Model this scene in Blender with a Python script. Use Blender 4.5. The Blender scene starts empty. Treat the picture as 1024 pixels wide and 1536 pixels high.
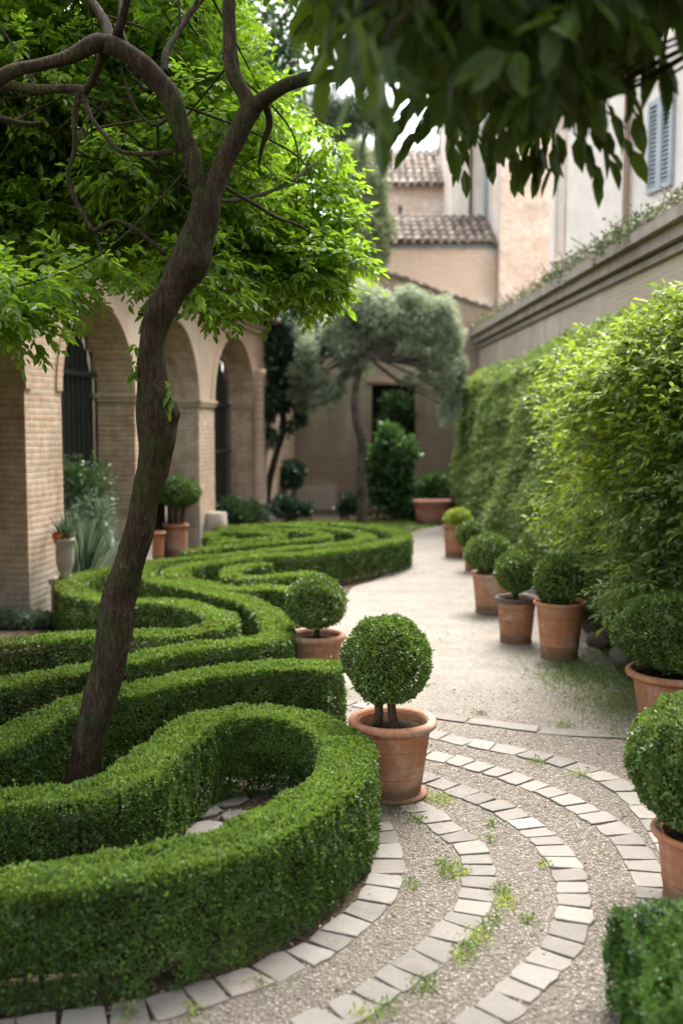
import bpy, math, random
import numpy as np
R = math.radians
SKY, SUN, EXPO = .15, 2.0, 2.45
rng = np.random.default_rng(11)
random.seed(5)
scene = bpy.context.scene
col = scene.collection

# ------------------------------------------------------------------ camera geometry
CAMZ, PITCH, FPX = 1.7, R(4.88), 1500.0
def ray(px, py):
    cx, cy = (px - 512) / FPX, (768 - py) / FPX
    return np.array([cx, math.cos(PITCH) + cy * math.sin(PITCH), -math.sin(PITCH) + cy * math.cos(PITCH)])
def G(px, py, z=0.0):                      # point of the horizontal plane z
    d = ray(px, py); t = (z - CAMZ) / d[2]
    return np.array([0, 0, CAMZ]) + d * t
def A(px, py, Y):                          # point at distance Y ahead
    d = ray(px, py)
    return np.array([0, 0, CAMZ]) + d * (Y / d[1])

# ------------------------------------------------------------------ small numpy tools
def nrm(v):
    v = np.asarray(v, float)
    return v / np.maximum(np.linalg.norm(v, axis=-1, keepdims=True), 1e-9)
def rnd_dirs(n):
    return nrm(rng.normal(size=(n, 3)))
_nd = {}
def fnoise(P, scale, seed=0):              # smooth noise, about -1..1
    P = np.asarray(P, float)
    if seed not in _nd:
        r = np.random.default_rng(1000 + seed)
        _nd[seed] = (r.normal(size=(9, 3)), r.uniform(0, 6.28, 9))
    K, ph = _nd[seed]
    return np.sin(P @ (K.T * scale) + ph).sum(-1) / 4.2
def spline(pts, step):
    pts = np.asarray(pts, float); n = len(pts); out = []
    for i in range(n - 1):
        p0, p1, p2, p3 = pts[max(i - 1, 0)], pts[i], pts[i + 1], pts[min(i + 2, n - 1)]
        L = np.linalg.norm((p2 - p1)[:3]); k = max(2, int(L / step))
        for t in np.arange(k) / k:
            out.append(.5 * ((2 * p1) + (-p0 + p2) * t + (2 * p0 - 5 * p1 + 4 * p2 - p3) * t * t + (-p0 + 3 * p1 - 3 * p2 + p3) * t ** 3))
    out.append(pts[-1]); return np.array(out)

class MB:                                  # mesh builder
    def __init__(s): s.v = []; s.f = []; s.n = 0
    def add(s, V, F, rnd=None, mi=0):      # F: array (m,k)
        V = np.asarray(V, float).reshape(-1, 3); F = np.asarray(F, np.int64)
        if F.ndim == 1: F = F[None]
        if rnd is None: rnd = np.full(len(F), rng.random())
        rnd = np.broadcast_to(np.asarray(rnd, float), (len(F),))
        s.v.append(V); s.f.append((F + s.n, rnd, np.full(len(F), mi))); s.n += len(V); return s
    def box(s, c, d, rnd=None, mi=0, M=None):
        c = np.asarray(c, float); d = np.asarray(d, float) / 2
        V = np.array([[x, y, z] for x in (-1, 1) for y in (-1, 1) for z in (-1, 1)]) * d
        if M is not None: V = V @ np.asarray(M).T
        F = [[0, 1, 3, 2], [4, 6, 7, 5], [0, 4, 5, 1], [2, 3, 7, 6], [0, 2, 6, 4], [1, 5, 7, 3]]
        return s.add(V + c, F, rnd, mi)
    def tube(s, pts, rad, seg=10, rough=0., rs=6., cap=True, mi=0, rnd=None, bumps=()):
        pts = np.asarray(pts, float); n = len(pts); rad = np.broadcast_to(np.asarray(rad, float), (n,))
        T = nrm(np.gradient(pts, axis=0)); ref = np.array([0.3, 1, .1]); V = []
        a = np.arange(seg) / seg * 2 * math.pi
        prev = nrm(np.cross(T[0], ref))
        for i in range(n):
            u = nrm(prev - T[i] * np.dot(prev, T[i])); w = np.cross(T[i], u); prev = u
            ring = np.cos(a)[:, None] * u + np.sin(a)[:, None] * w
            r = np.full(seg, rad[i])
            if rough:
                q = pts[i] + ring * rad[i]
                qq = q * np.array([1, 1, .28])
                r = r * (1 + rough * (.55 * fnoise(q, rs, 3) + .5 * fnoise(qq, rs * 5, 4) + .3 * fnoise(qq, rs * 11, 5)))
            q = pts[i] + ring * r[:, None]
            for bc, br, ba in bumps: q = q + ring * (ba * np.exp(-(np.linalg.norm(q - bc, axis=1) / br) ** 2))[:, None]
            V.append(q)
        V = np.concatenate(V); F = []
        i0 = (np.arange(n - 1)[:, None] * seg + np.arange(seg)[None]).ravel()
        i1 = (np.arange(n - 1)[:, None] * seg + (np.arange(seg) + 1)[None] % seg).ravel()
        F = np.stack([i0, i1, i1 + seg, i0 + seg], 1)
        s.add(V, F, rnd, mi)
        if cap:
            b = s.n - len(V)
            s.f.append((np.array([list(range(b + seg - 1, b - 1, -1))]), np.array([.5]), np.array([mi])))
            s.f.append((np.array([list(range(b + (n - 1) * seg, b + n * seg))]), np.array([.5]), np.array([mi])))
        return s
    def lathe(s, prof, c, seg=56, mi=0, sq=1.0):
        a = np.arange(seg) / seg * 2 * math.pi
        V = np.concatenate([np.stack([np.cos(a) * r, np.sin(a) * r * sq, np.full(seg, z)], 1) for r, z in prof]) + np.asarray(c, float)
        n = len(prof)
        i0 = (np.arange(n - 1)[:, None] * seg + np.arange(seg)[None]).ravel()
        i1 = (np.arange(n - 1)[:, None] * seg + (np.arange(seg) + 1)[None] % seg).ravel()
        return s.add(V, np.stack([i0, i1, i1 + seg, i0 + seg], 1), .5, mi)
    def leaves(s, P, D, N, L, W, fold=.16, curl=.1, six=True, rnd=None, mi=0):
        P = np.asarray(P, float); n = len(P)
        D = nrm(D); S = nrm(np.cross(N, D)); N = np.cross(D, S)
        L = np.broadcast_to(np.asarray(L, float), (n,))[:, None]; W = np.broadcast_to(np.asarray(W, float), (n,))[:, None]
        if rnd is None: rnd = rng.random(n)
        rnd = np.clip(rnd, 0, 1)
        if six:
            up = N * W * fold
            V = np.stack([P, P + D * L * .32 + S * W * .48 + up, P + D * L * .68 + S * W * .4 + up - N * L * curl * .4,
                          P + D * L - N * L * curl, P + D * L * .68 - S * W * .4 + up - N * L * curl * .4, P + D * L * .32 - S * W * .48 + up], 1)
            b = np.arange(n)[:, None] * 6
            F = np.concatenate([b + np.array([0, 1, 2, 3]), b + np.array([0, 3, 4, 5])])
            s.add(V.reshape(-1, 3), F, np.concatenate([rnd, rnd]), mi)
        else:
            V = np.stack([P, P + D * L * .5 + S * W * .5, P + D * L, P + D * L * .5 - S * W * .5], 1)
            s.add(V.reshape(-1, 3), np.arange(n * 4).reshape(n, 4), rnd, mi)
        return s
    def build(s, name, mats, parent=None, smooth=False, origin=None):
        V = np.concatenate(s.v)
        if origin is None: origin = np.zeros(3)
        V = V - np.asarray(origin, float)
        li = np.concatenate([f.ravel() for f, _, _ in s.f])
        tot = np.concatenate([np.full(len(f), f.shape[1]) for f, _, _ in s.f])
        rn = np.concatenate([r for _, r, _ in s.f]); mi = np.concatenate([m for _, _, m in s.f])
        me = bpy.data.meshes.new(name)
        me.vertices.add(len(V)); me.vertices.foreach_set('co', V.astype(np.float32).ravel())
        me.loops.add(len(li)); me.loops.foreach_set('vertex_index', li.astype(np.int32))
        me.polygons.add(len(tot)); me.polygons.foreach_set('loop_start', np.concatenate([[0], np.cumsum(tot)[:-1]]).astype(np.int32))
        me.polygons.foreach_set('material_index', mi.astype(np.int32))
        me.polygons.foreach_set('use_smooth', np.full(len(tot), bool(smooth)))
        at = me.attributes.new('rnd', 'FLOAT', 'FACE'); at.data.foreach_set('value', rn.astype(np.float32))
        for m in (mats if isinstance(mats, (list, tuple)) else [mats]): me.materials.append(m)
        me.update(calc_edges=True)
        o = bpy.data.objects.new(name, me); col.objects.link(o)
        o.location = tuple(origin)
        if parent is not None:
            o.parent = parent
            o.location = tuple(np.asarray(origin, float) - np.array(parent.location))
        return o

def tag(o, label, cat, group=None, kind=None):
    if label: o['label'] = label
    if cat: o['category'] = cat
    if group: o['group'] = group
    if kind: o['kind'] = kind
    return o
def thing(name, label, cat, loc, group=None):
    o = bpy.data.objects.new(name, None); col.objects.link(o); o.location = tuple(loc); o.empty_display_size = .1
    return tag(o, label, cat, group)

# ------------------------------------------------------------------ materials
class NT:
    def __init__(s, name):
        s.m = bpy.data.materials.new(name); s.m.use_nodes = True; s.t = s.m.node_tree; s.t.nodes.clear()
        s.out = s.n('ShaderNodeOutputMaterial'); s.co = s.n('ShaderNodeTexCoord').outputs['Object']
    def n(s, ty, **k):
        x = s.t.nodes.new(ty)
        for a, b in k.items(): setattr(x, a, b)
        return x
    def l(s, a, b): s.t.links.new(a, b)
    def put(s, sock, v):
        if hasattr(v, 'node'): s.l(v, sock)
        elif isinstance(v, (tuple, list)) and len(v) == 3 and sock.type == 'RGBA': sock.default_value = (*v, 1)
        else: sock.default_value = v
    def mapv(s, scale, vec=None):
        m = s.n('ShaderNodeMapping'); s.l(vec or s.co, m.inputs['Vector']); m.inputs['Scale'].default_value = scale; return m.outputs[0]
    def noise(s, scale, detail=4, rough=.55, vec=None, dist=0.):
        x = s.n('ShaderNodeTexNoise'); s.l(vec or s.co, x.inputs['Vector'])
        x.inputs['Scale'].default_value = scale; x.inputs['Detail'].default_value = detail; x.inputs['Roughness'].default_value = rough; x.inputs['Distortion'].default_value = dist
        return x.outputs['Fac']
    def vor(s, scale, vec=None, feature='F1', out='Distance', rand=1.):
        x = s.n('ShaderNodeTexVoronoi', feature=feature); s.l(vec or s.co, x.inputs['Vector']); x.inputs['Scale'].default_value = scale
        x.inputs['Randomness'].default_value = rand; return x.outputs[out]
    def ramp(s, fac, stops):
        x = s.n('ShaderNodeValToRGB'); s.l(fac, x.inputs[0]); e = x.color_ramp.elements
        while len(e) < len(stops): e.new(.5)
        for i, (p, c) in enumerate(stops):
            e[i].position = p; e[i].color = (*c, 1) if isinstance(c, (tuple, list)) else (c, c, c, 1)
        return x.outputs[0]
    def mix(s, fac, a, b, mode='MIX'):
        x = s.n('ShaderNodeMix', data_type='RGBA', blend_type=mode)
        s.put(x.inputs['Factor'], fac); s.put(x.inputs['A'], a); s.put(x.inputs['B'], b); return x.outputs['Result']
    def math(s, op, a, b=0.):
        x = s.n('ShaderNodeMath', operation=op); s.put(x.inputs[0], a); s.put(x.inputs[1], b); return x.outputs[0]
    def attr(s, name='rnd'):
        return s.n('ShaderNodeAttribute', attribute_name=name).outputs['Fac']
    def bump(s, h, strength=.5, dist=.02, normal=None):
        x = s.n('ShaderNodeBump'); s.l(h, x.inputs['Height']); x.inputs['Strength'].default_value = strength; x.inputs['Distance'].default_value = dist
        if normal: s.l(normal, x.inputs['Normal'])
        return x.outputs[0]
    def bsdf(s, color, rough=.8, normal=None, spec=.4, metal=0.):
        b = s.n('ShaderNodeBsdfPrincipled'); s.put(b.inputs['Base Color'], color); s.put(b.inputs['Roughness'], rough)
        b.inputs['Specular IOR Level'].default_value = spec; b.inputs['Metallic'].default_value = metal
        if normal: s.l(normal, b.inputs['Normal'])
        return b.outputs[0]
    def done(s, sh): s.l(sh, s.out.inputs['Surface']); return s.m

def leaf_mat(name, dark, mid, light, trans=.3, tcol=None, rough=.42, spec=.5, nscale=3.):
    t = NT(name); r = t.attr(); nz = t.noise(nscale, 3)
    f = t.math('ADD', t.math('MULTIPLY', r, .72), t.math('MULTIPLY', nz, .42))
    c = t.ramp(f, [(.2, dark), (.52, mid), (.86, light)])
    b = t.bsdf(c, rough, spec=spec)
    tr = t.n('ShaderNodeBsdfTranslucent')
    tc = t.mix(.75, c, tcol or tuple(min(1, x * 2.2) for x in light)); t.l(tc, tr.inputs['Color'])
    mx = t.n('ShaderNodeMixShader'); mx.inputs[0].default_value = trans; t.l(b, mx.inputs[1]); t.l(tr.outputs[0], mx.inputs[2])
    return t.done(mx.outputs[0])

def plain(name, c, rough=.8, spec=.4, var=.25, scale=12, bump=.2, metal=0.):
    t = NT(name); n = t.noise(scale, 6); n2 = t.noise(scale * .17, 3)
    k = t.ramp(t.math('ADD', t.math('MULTIPLY', n, .5), t.math('MULTIPLY', n2, .5)), [(.3, tuple(x * (1 - var) for x in c)), (.7, tuple(min(1, x * (1 + var)) for x in c))])
    return t.done(t.bsdf(k, rough, t.bump(n, bump, .01), spec, metal))

def plaster(name, base, stain, patch, brick=None, streak=.5, scale=1., bump=.4):
    t = NT(name)
    n1 = t.noise(.55 * scale, 5, .6, dist=.6); n2 = t.noise(2.6 * scale, 6, .65); n3 = t.noise(26 * scale, 5, .6)
    st = t.noise(1.0, 6, .65, vec=t.mapv((1.9 * scale, 1.9 * scale, .22 * scale)), dist=.35)
    c = t.mix(t.ramp(n1, [(.38, 0.), (.62, 1.)]), base, patch)
    c = t.mix(t.math('MULTIPLY', t.ramp(st, [(.45, 0.), (.72, 1.)]), streak), c, stain)
    c = t.mix(t.ramp(n2, [(.3, .35), (.72, 0.)]), c, tuple(x * .62 for x in stain))
    c = t.mix(t.ramp(n3, [(.35, .22), (.6, 0.)]), c, tuple(x * .55 for x in base))
    h = t.math('ADD', n3, t.math('MULTIPLY', n2, 1.5))
    if brick:
        bt, bh = brick_nodes(t, *brick)
        k = t.ramp(t.noise(.5 * scale, 6, .62, dist=.4), [(.42, 0.), (.56, 1.)])
        c = t.mix(k, c, bt); h = t.math('ADD', h, t.math('MULTIPLY', t.math('MULTIPLY', bh, -1.2), k))
    return t.done(t.bsdf(c, .9, t.bump(h, bump, .012), .25))

def brick_nodes(t, c1, c2, mortar, bw=.26, bh=.055, mort=.012):
    sep = t.n('ShaderNodeSeparateXYZ'); t.l(t.co, sep.inputs[0])
    wob = t.noise(1.7, 2)
    u = t.math('ADD', sep.outputs[0], sep.outputs[1]); v = t.math('ADD', sep.outputs[2], t.math('MULTIPLY', wob, .03))
    cb = t.n('ShaderNodeCombineXYZ'); t.l(u, cb.inputs[0]); t.l(v, cb.inputs[1])
    b = t.n('ShaderNodeTexBrick'); t.l(cb.outputs[0], b.inputs['Vector'])
    b.inputs['Scale'].default_value = 1; b.inputs['Brick Width'].default_value = bw; b.inputs['Row Height'].default_value = bh
    b.inputs['Mortar Size'].default_value = mort; b.inputs['Mortar Smooth'].default_value = .3; b.inputs['Bias'].default_value = 0.
    b.inputs['Color1'].default_value = (*c1, 1); b.inputs['Color2'].default_value = (*c2, 1); b.inputs['Mortar'].default_value = (*mortar, 1)
    return b.outputs['Color'], b.outputs['Fac']

def brick_mat(name, c1, c2, mortar, stain, pale, low=None, **k):
    t = NT(name); c, f = brick_nodes(t, c1, c2, mortar, **k)
    n1 = t.noise(.9, 6, .65, dist=.5); n2 = t.noise(7, 6, .65); n3 = t.noise(45, 4)
    c = t.mix(t.ramp(n1, [(.42, 0.), (.68, .75)]), c, pale)
    c = t.mix(t.ramp(n2, [(.34, .6), (.6, 0.)]), c, stain)
    c = t.mix(t.ramp(t.noise(1.9, 7, .72, dist=.8), [(.52, 0.), (.7, .55)]), c, tuple(x * .62 for x in stain))
    c = t.mix(t.ramp(t.noise(1., 6, .65, vec=t.mapv((2.6, 2.6, .3))), [(.54, 0.), (.74, .5)]), c, tuple(x * .8 for x in stain))
    if low:                                  # rising damp and lost facing on the lowest courses
        sep = t.n('ShaderNodeSeparateXYZ'); t.l(t.co, sep.inputs[0])
        z = t.math('ADD', sep.outputs[2], t.math('MULTIPLY', t.noise(2.2, 4), -.55))
        k2 = t.ramp(z, [(.08, 1.), (.3, 0.)])
        lc = t.ramp(t.noise(9, 5, .7), [(.35, tuple(x * .55 for x in low)), (.6, low)])
        c = t.mix(t.math('MULTIPLY', k2, .85), c, lc)
    h = t.math('ADD', t.math('MULTIPLY', f, -1.), t.math('MULTIPLY', n3, .5))
    h = t.math('ADD', h, n2)
    return t.done(t.bsdf(c, .9, t.bump(h, .7, .012), .25))

def m_ground():
    t = NT('soil'); n = t.noise(3, 6, .65); n2 = t.noise(60, 5, .7); v = t.vor(55)
    c = t.ramp(t.math('ADD', t.math('MULTIPLY', n, .5), t.math('MULTIPLY', n2, .5)), [(.34, (.045, .03, .02)), (.5, (.1, .07, .048)), (.66, (.2, .15, .11))])
    c = t.mix(t.ramp(t.noise(1.1, 4), [(.52, 0.), (.66, .5)]), c, (.06, .075, .025))
    return t.done(t.bsdf(c, .95, t.bump(t.math('ADD', n2, v), .8, .02), .2))

def m_gravel():
    t = NT('gravel'); wob = t.n('ShaderNodeMix', data_type='RGBA'); 
    xx = t.n('ShaderNodeTexVoronoi', feature='F1'); t.l(t.co, xx.inputs['Vector']); xx.inputs['Scale'].default_value = 84
    cellc = xx.outputs['Color']; d = xx.outputs['Distance']
    sep = t.n('ShaderNodeSeparateColor'); t.l(cellc, sep.inputs[0])
    stone = t.ramp(sep.outputs[0], [(0., (.1, .08, .062)), (.35, (.18, .152, .124)), (.75, (.26, .226, .187)), (1., (.4, .36, .31))])
    grit = t.noise(160, 4, .7)
    base = t.ramp(grit, [(.3, (.09, .07, .052)), (.7, (.19, .16, .13))])
    c = t.mix(t.ramp(d, [(.36, 0.), (.62, 1.)]), stone, base)
    # far along the path the colour turns paler and the stones fainter
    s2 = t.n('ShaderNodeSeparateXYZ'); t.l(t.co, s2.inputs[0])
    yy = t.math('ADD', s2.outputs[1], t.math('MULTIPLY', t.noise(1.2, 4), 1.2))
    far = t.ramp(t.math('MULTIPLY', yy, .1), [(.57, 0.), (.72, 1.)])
    far_tone = t.ramp(t.math('ADD', t.math('MULTIPLY', t.noise(26, 7, .72), .6), t.math('MULTIPLY', t.noise(2.4, 4), .4)), [(.34, (.15, .13, .106)), (.5, (.31, .278, .24)), (.68, (.43, .395, .35))])
    far_tone = t.mix(.5, far_tone, c); far_tone = t.mix(t.ramp(t.noise(5.5, 6, .7), [(.5, 0.), (.68, .5)]), far_tone, (.15, .128, .1)); far_tone = t.mix(t.ramp(t.noise(70, 4, .7), [(.56, 0.), (.66, .6)]), far_tone, (.12, .1, .08))
    c = t.mix(far, c, far_tone)
    dirt = t.noise(1.5, 6, .65, dist=.6)
    c = t.mix(t.ramp(dirt, [(.5, 0.), (.68, .55)]), c, (.2, .165, .12))
    c = t.mix(t.ramp(t.noise(2.3, 6, .7), [(.6, 0.), (.72, .4)]), c, (.1, .115, .05))
    h = t.math('ADD', t.math('MULTIPLY', t.math('SUBTRACT', 1., d), 1.), t.math('MULTIPLY', grit, .25))
    bs = t.n('ShaderNodeBump'); t.l(h, bs.inputs['Height']); bs.inputs['Distance'].default_value = .014
    t.l(t.math('SUBTRACT', 1., t.math('MULTIPLY', far, .55)), bs.inputs['Strength'])
    return t.done(t.bsdf(c, .85, bs.outputs[0], .3))

def m_paver():
    t = NT('paving_stone'); r = t.attr(); n = t.noise(14, 6, .65); n2 = t.noise(70, 5, .7); v = t.vor(38)
    c = t.ramp(r, [(0., (.115, .102, .088)), (.4, (.17, .153, .134)), (.75, (.208, .19, .167)), (1., (.26, .24, .213))])
    c = t.mix(t.ramp(r, [(.88, 0.), (.91, .35), (.94, 0.)]), c, (.3, .2, .15))
    c = t.mix(t.ramp(t.noise(4.5, 5, .7), [(.5, 0.), (.68, .45)]), c, (.14, .12, .1))
    c = t.mix(t.ramp(n, [(.36, .5), (.6, 0.)]), c, (.2, .17, .145))
    c = t.mix(t.ramp(n2, [(.3, .35), (.55, 0.)]), c, (.2, .17, .14))
    c = t.mix(t.ramp(v, [(.05, .5), (.13, 0.)]), c, (.16, .13, .11))
    return t.done(t.bsdf(c, .72, t.bump(t.math('ADD', n2, t.math('MULTIPLY', n, 2.)), .45, .008), .35))

def m_terracotta(name='terracotta', base=(.42, .175, .085), pale=(.5, .27, .16), dark=(.24, .1, .052)):
    t = NT(name); n = t.noise(5, 6, .65, dist=.5); n2 = t.noise(38, 5, .65); st = t.noise(1., 5, .6, vec=t.mapv((9, 9, 1.6)))
    bands = t.noise(1., 4, .6, vec=t.mapv((1.2, 1.2, 34)))
    c = t.mix(t.ramp(n, [(.42, 0.), (.66, .8)]), base, pale)
    c = t.mix(t.ramp(t.noise(3.3, 6, .7, dist=1.), [(.52, 0.), (.66, .62)]), c, (.52, .45, .38))
    c = t.mix(t.ramp(t.noise(8, 6, .75), [(.6, 0.), (.7, .5)]), c, (.12, .1, .055))
    c = t.mix(t.ramp(st, [(.5, 0.), (.74, .6)]), c, dark)
    c = t.mix(t.ramp(n2, [(.32, .4), (.55, 0.)]), c, dark)
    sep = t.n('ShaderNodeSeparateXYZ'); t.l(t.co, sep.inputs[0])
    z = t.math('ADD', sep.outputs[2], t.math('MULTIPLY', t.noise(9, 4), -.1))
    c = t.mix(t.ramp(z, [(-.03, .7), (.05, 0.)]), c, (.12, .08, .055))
    h = t.math('ADD', t.math('MULTIPLY', n2, .5), bands)
    return t.done(t.bsdf(c, .8, t.bump(h, .3, .006), .3))

def m_bark(name='bark', a=(.014, .009, .005), b=(.088, .058, .03), lich=(.22, .19, .13), lk=.55):
    t = NT(name)
    rd = t.noise(1., 6, .7, vec=t.mapv((34, 34, 7)), dist=1.2); ck = t.noise(1., 5, .75, vec=t.mapv((60, 60, 8)), dist=2.2); n2 = t.noise(70, 5, .7); n3 = t.noise(4, 5, .6)
    c = t.ramp(t.math('ADD', t.math('MULTIPLY', rd, .65), t.math('MULTIPLY', n3, .35)), [(.36, a), (.6, b)])
    lf = t.math('MULTIPLY', t.ramp(t.noise(110, 4, .7), [(.56, 0.), (.63, 1.)]), t.ramp(n3, [(.4, 0.), (.62, lk)]))
    c = t.mix(lf, c, lich)
    c = t.mix(t.ramp(t.noise(6.5, 5, .65), [(.48, 0.), (.62, .8)]), c, (.05, .062, .014))
    ckr = t.ramp(ck, [(.36, 0.), (.5, 1.)]); c = t.mix(t.math('MULTIPLY', t.math('SUBTRACT', 1., ckr), .6), c, (.012, .009, .007))
    h = t.math('ADD', t.math('ADD', t.math('MULTIPLY', rd, 1.4), t.math('MULTIPLY', n2, .5)), t.math('MULTIPLY', ckr, .5))
    return t.done(t.bsdf(c, .92, t.bump(h, 1., .02), .2))

def m_tiles():
    t = NT('roof_tile'); r = t.attr(); n = t.noise(5, 6, .7); n2 = t.noise(1.2, 4)
    c = t.ramp(r, [(0., (.11, .085, .07)), (.35, (.21, .155, .12)), (.7, (.3, .23, .185)), (1., (.42, .35, .29))])
    c = t.mix(t.ramp(n, [(.42, .65), (.62, 0.)]), c, (.15, .135, .11))
    c = t.mix(t.ramp(n2, [(.5, 0.), (.68, .5)]), c, (.38, .34, .29))
    return t.done(t.bsdf(c, .9, t.bump(n, .4, .02), .2))

M = {}
M['soil'] = m_ground(); M['gravel'] = m_gravel(); M['paver'] = m_paver()
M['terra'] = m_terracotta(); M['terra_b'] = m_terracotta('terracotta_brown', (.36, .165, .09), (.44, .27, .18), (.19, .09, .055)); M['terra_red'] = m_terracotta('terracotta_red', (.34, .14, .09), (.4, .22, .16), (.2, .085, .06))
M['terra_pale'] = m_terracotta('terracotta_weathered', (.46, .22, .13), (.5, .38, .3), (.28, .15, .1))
M['bark'] = m_bark(); M['bark_olive'] = m_bark('bark_olive', (.1, .08, .065), (.24, .2, .165), (.36, .33, .28), .5)
M['dryleaf'] = plain('dry_leaf', (.17, .105, .045), .8, .2, .45, 30, 0.)
M['stem'] = m_bark('shrub_stem', (.06, .038, .024), (.17, .115, .078), (.26, .22, .17), .4)
M['twig'] = plain('twig', (.075, .052, .034), .9, .2, .4, 40)
M['core'] = plain('hedge_twigs', (.035, .03, .017), .95, .1, .5, 60, .6)
M['tile'] = m_tiles()
M['potsoil'] = plain('pot_soil', (.03, .019, .012), .97, .03, .45, 60, .9)
M['dark_rim'] = plain('dark_glazed_rim', (.1, .075, .065), .6, .4, .35, 25)
M['stone'] = plaster('weathered_stone', (.4, .34, .28), (.2, .165, .135), (.46, .4, .34), None, .75, 2.2)
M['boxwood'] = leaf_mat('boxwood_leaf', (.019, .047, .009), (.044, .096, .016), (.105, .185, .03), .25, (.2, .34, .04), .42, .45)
M['boxtop'] = leaf_mat('boxwood_new_toplit_leaf', (.05, .1, .014), (.122, .208, .026), (.25, .35, .052), .32, (.29, .42, .055), .45, .4)  # fresh growth, with light on the hedge tops also put into the colour
M['ball'] = leaf_mat('topiary_leaf', (.024, .055, .009), (.068, .13, .02), (.2, .29, .05), .22, (.22, .34, .04), .34, .6)
M['fig'] = leaf_mat('crown_leaf', (.034, .075, .006), (.08, .15, .01), (.16, .25, .018), .54, (.34, .56, .03), .4, .45, 1.2)
M['bay'] = leaf_mat('overhead_leaf', (.014, .028, .006), (.026, .05, .009), (.055, .095, .015), .25, (.22, .33, .02), .5, .25, 2.)
M['creeper'] = leaf_mat('creeper_leaf', (.045, .085, .022), (.105, .17, .042), (.23, .3, .08), .3, (.3, .42, .06), .46, .5, 1.1)
M['lime'] = leaf_mat('lime_leaf', (.07, .125, .014), (.18, .265, .026), (.38, .45, .055), .4, (.45, .56, .05), .4, .5, 1.6)
M['olive'] = leaf_mat('olive_leaf', (.15, .18, .11), (.27, .31, .2), (.43, .48, .34), .32, (.42, .48, .26), .5, .4)
M['grey_tree'] = leaf_mat('grey_tree_leaf', (.11, .145, .075), (.2, .245, .13), (.31, .36, .2), .28, (.32, .38, .17), .55, .35)
M['pine'] = leaf_mat('pine_needles', (.03, .06, .03), (.055, .095, .045), (.09, .14, .06), .2, (.12, .19, .06), .5, .4)
M['darkleaf'] = leaf_mat('dark_leaf', (.014, .036, .024), (.03, .066, .042), (.06, .11, .066), .18, (.08, .16, .07), .4, .5)
M['fern'] = leaf_mat('shade_leaf', (.02, .055, .02), (.045, .105, .035), (.09, .18, .05), .25, (.15, .28, .06), .42, .5)
M['silver'] = leaf_mat('silver_leaf', (.1, .15, .1), (.19, .26, .18), (.32, .4, .29), .25, (.3, .4, .22), .5, .4)
M['grass'] = leaf_mat('grass_blade', (.05, .1, .015), (.1, .18, .025), (.19, .27, .05), .3, (.28, .4, .05), .5, .35)
M['juniper'] = leaf_mat('groundcover_leaf', (.022, .06, .012), (.05, .115, .02), (.1, .19, .032), .25, (.18, .32, .05), .45, .4)

# ------------------------------------------------------------------ ground
def poly_sheet(name, pts, mat, z, label=None):
    mb = MB(); V = np.array([[p[0], p[1], z] for p in pts]); mb.add(V, [list(range(len(V)))], .5)
    o = mb.build(name, mat); o['kind'] = 'structure'; return o
def inside(poly, P):
    poly = np.asarray(poly)[:, :2]; x, y = P[:, 0], P[:, 1]; r = np.zeros(len(P), bool); n = len(poly); j = n - 1
    for i in range(n):
        xi, yi = poly[i]; xj, yj = poly[j]
        c = ((yi > y) != (yj > y)) & (x < (xj - xi) * (y - yi) / (yj - yi + 1e-12) + xi); r ^= c; j = i
    return r
poly_sheet('ground', [(-60, -30), (60, -30), (60, 120), (-60, 120)], M['soil'], -.012)
gp = [(60, 1560), (250, 1528), (400, 1478), (512, 1410), (562, 1352), (575, 1290), (555, 1235), (540, 1180), (505, 1110), (500, 1060), (432, 1030), (430, 980), (520, 890),
      (600, 850), (622, 815), (600, 795), (640, 783), (700, 783), (760, 830), (860, 930), (960, 1040), (1100, 1120), (1150, 1500), (1200, 2200), (0, 2200)]
GP = spline([G(*p) for p in gp + gp[:1]], .12)
GP[:, :2] += np.stack([fnoise(GP, 5, 7), fnoise(GP, 5, 8)], 1) * .03
poly_sheet('gravel_path', GP, M['gravel'], 0.)

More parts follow.
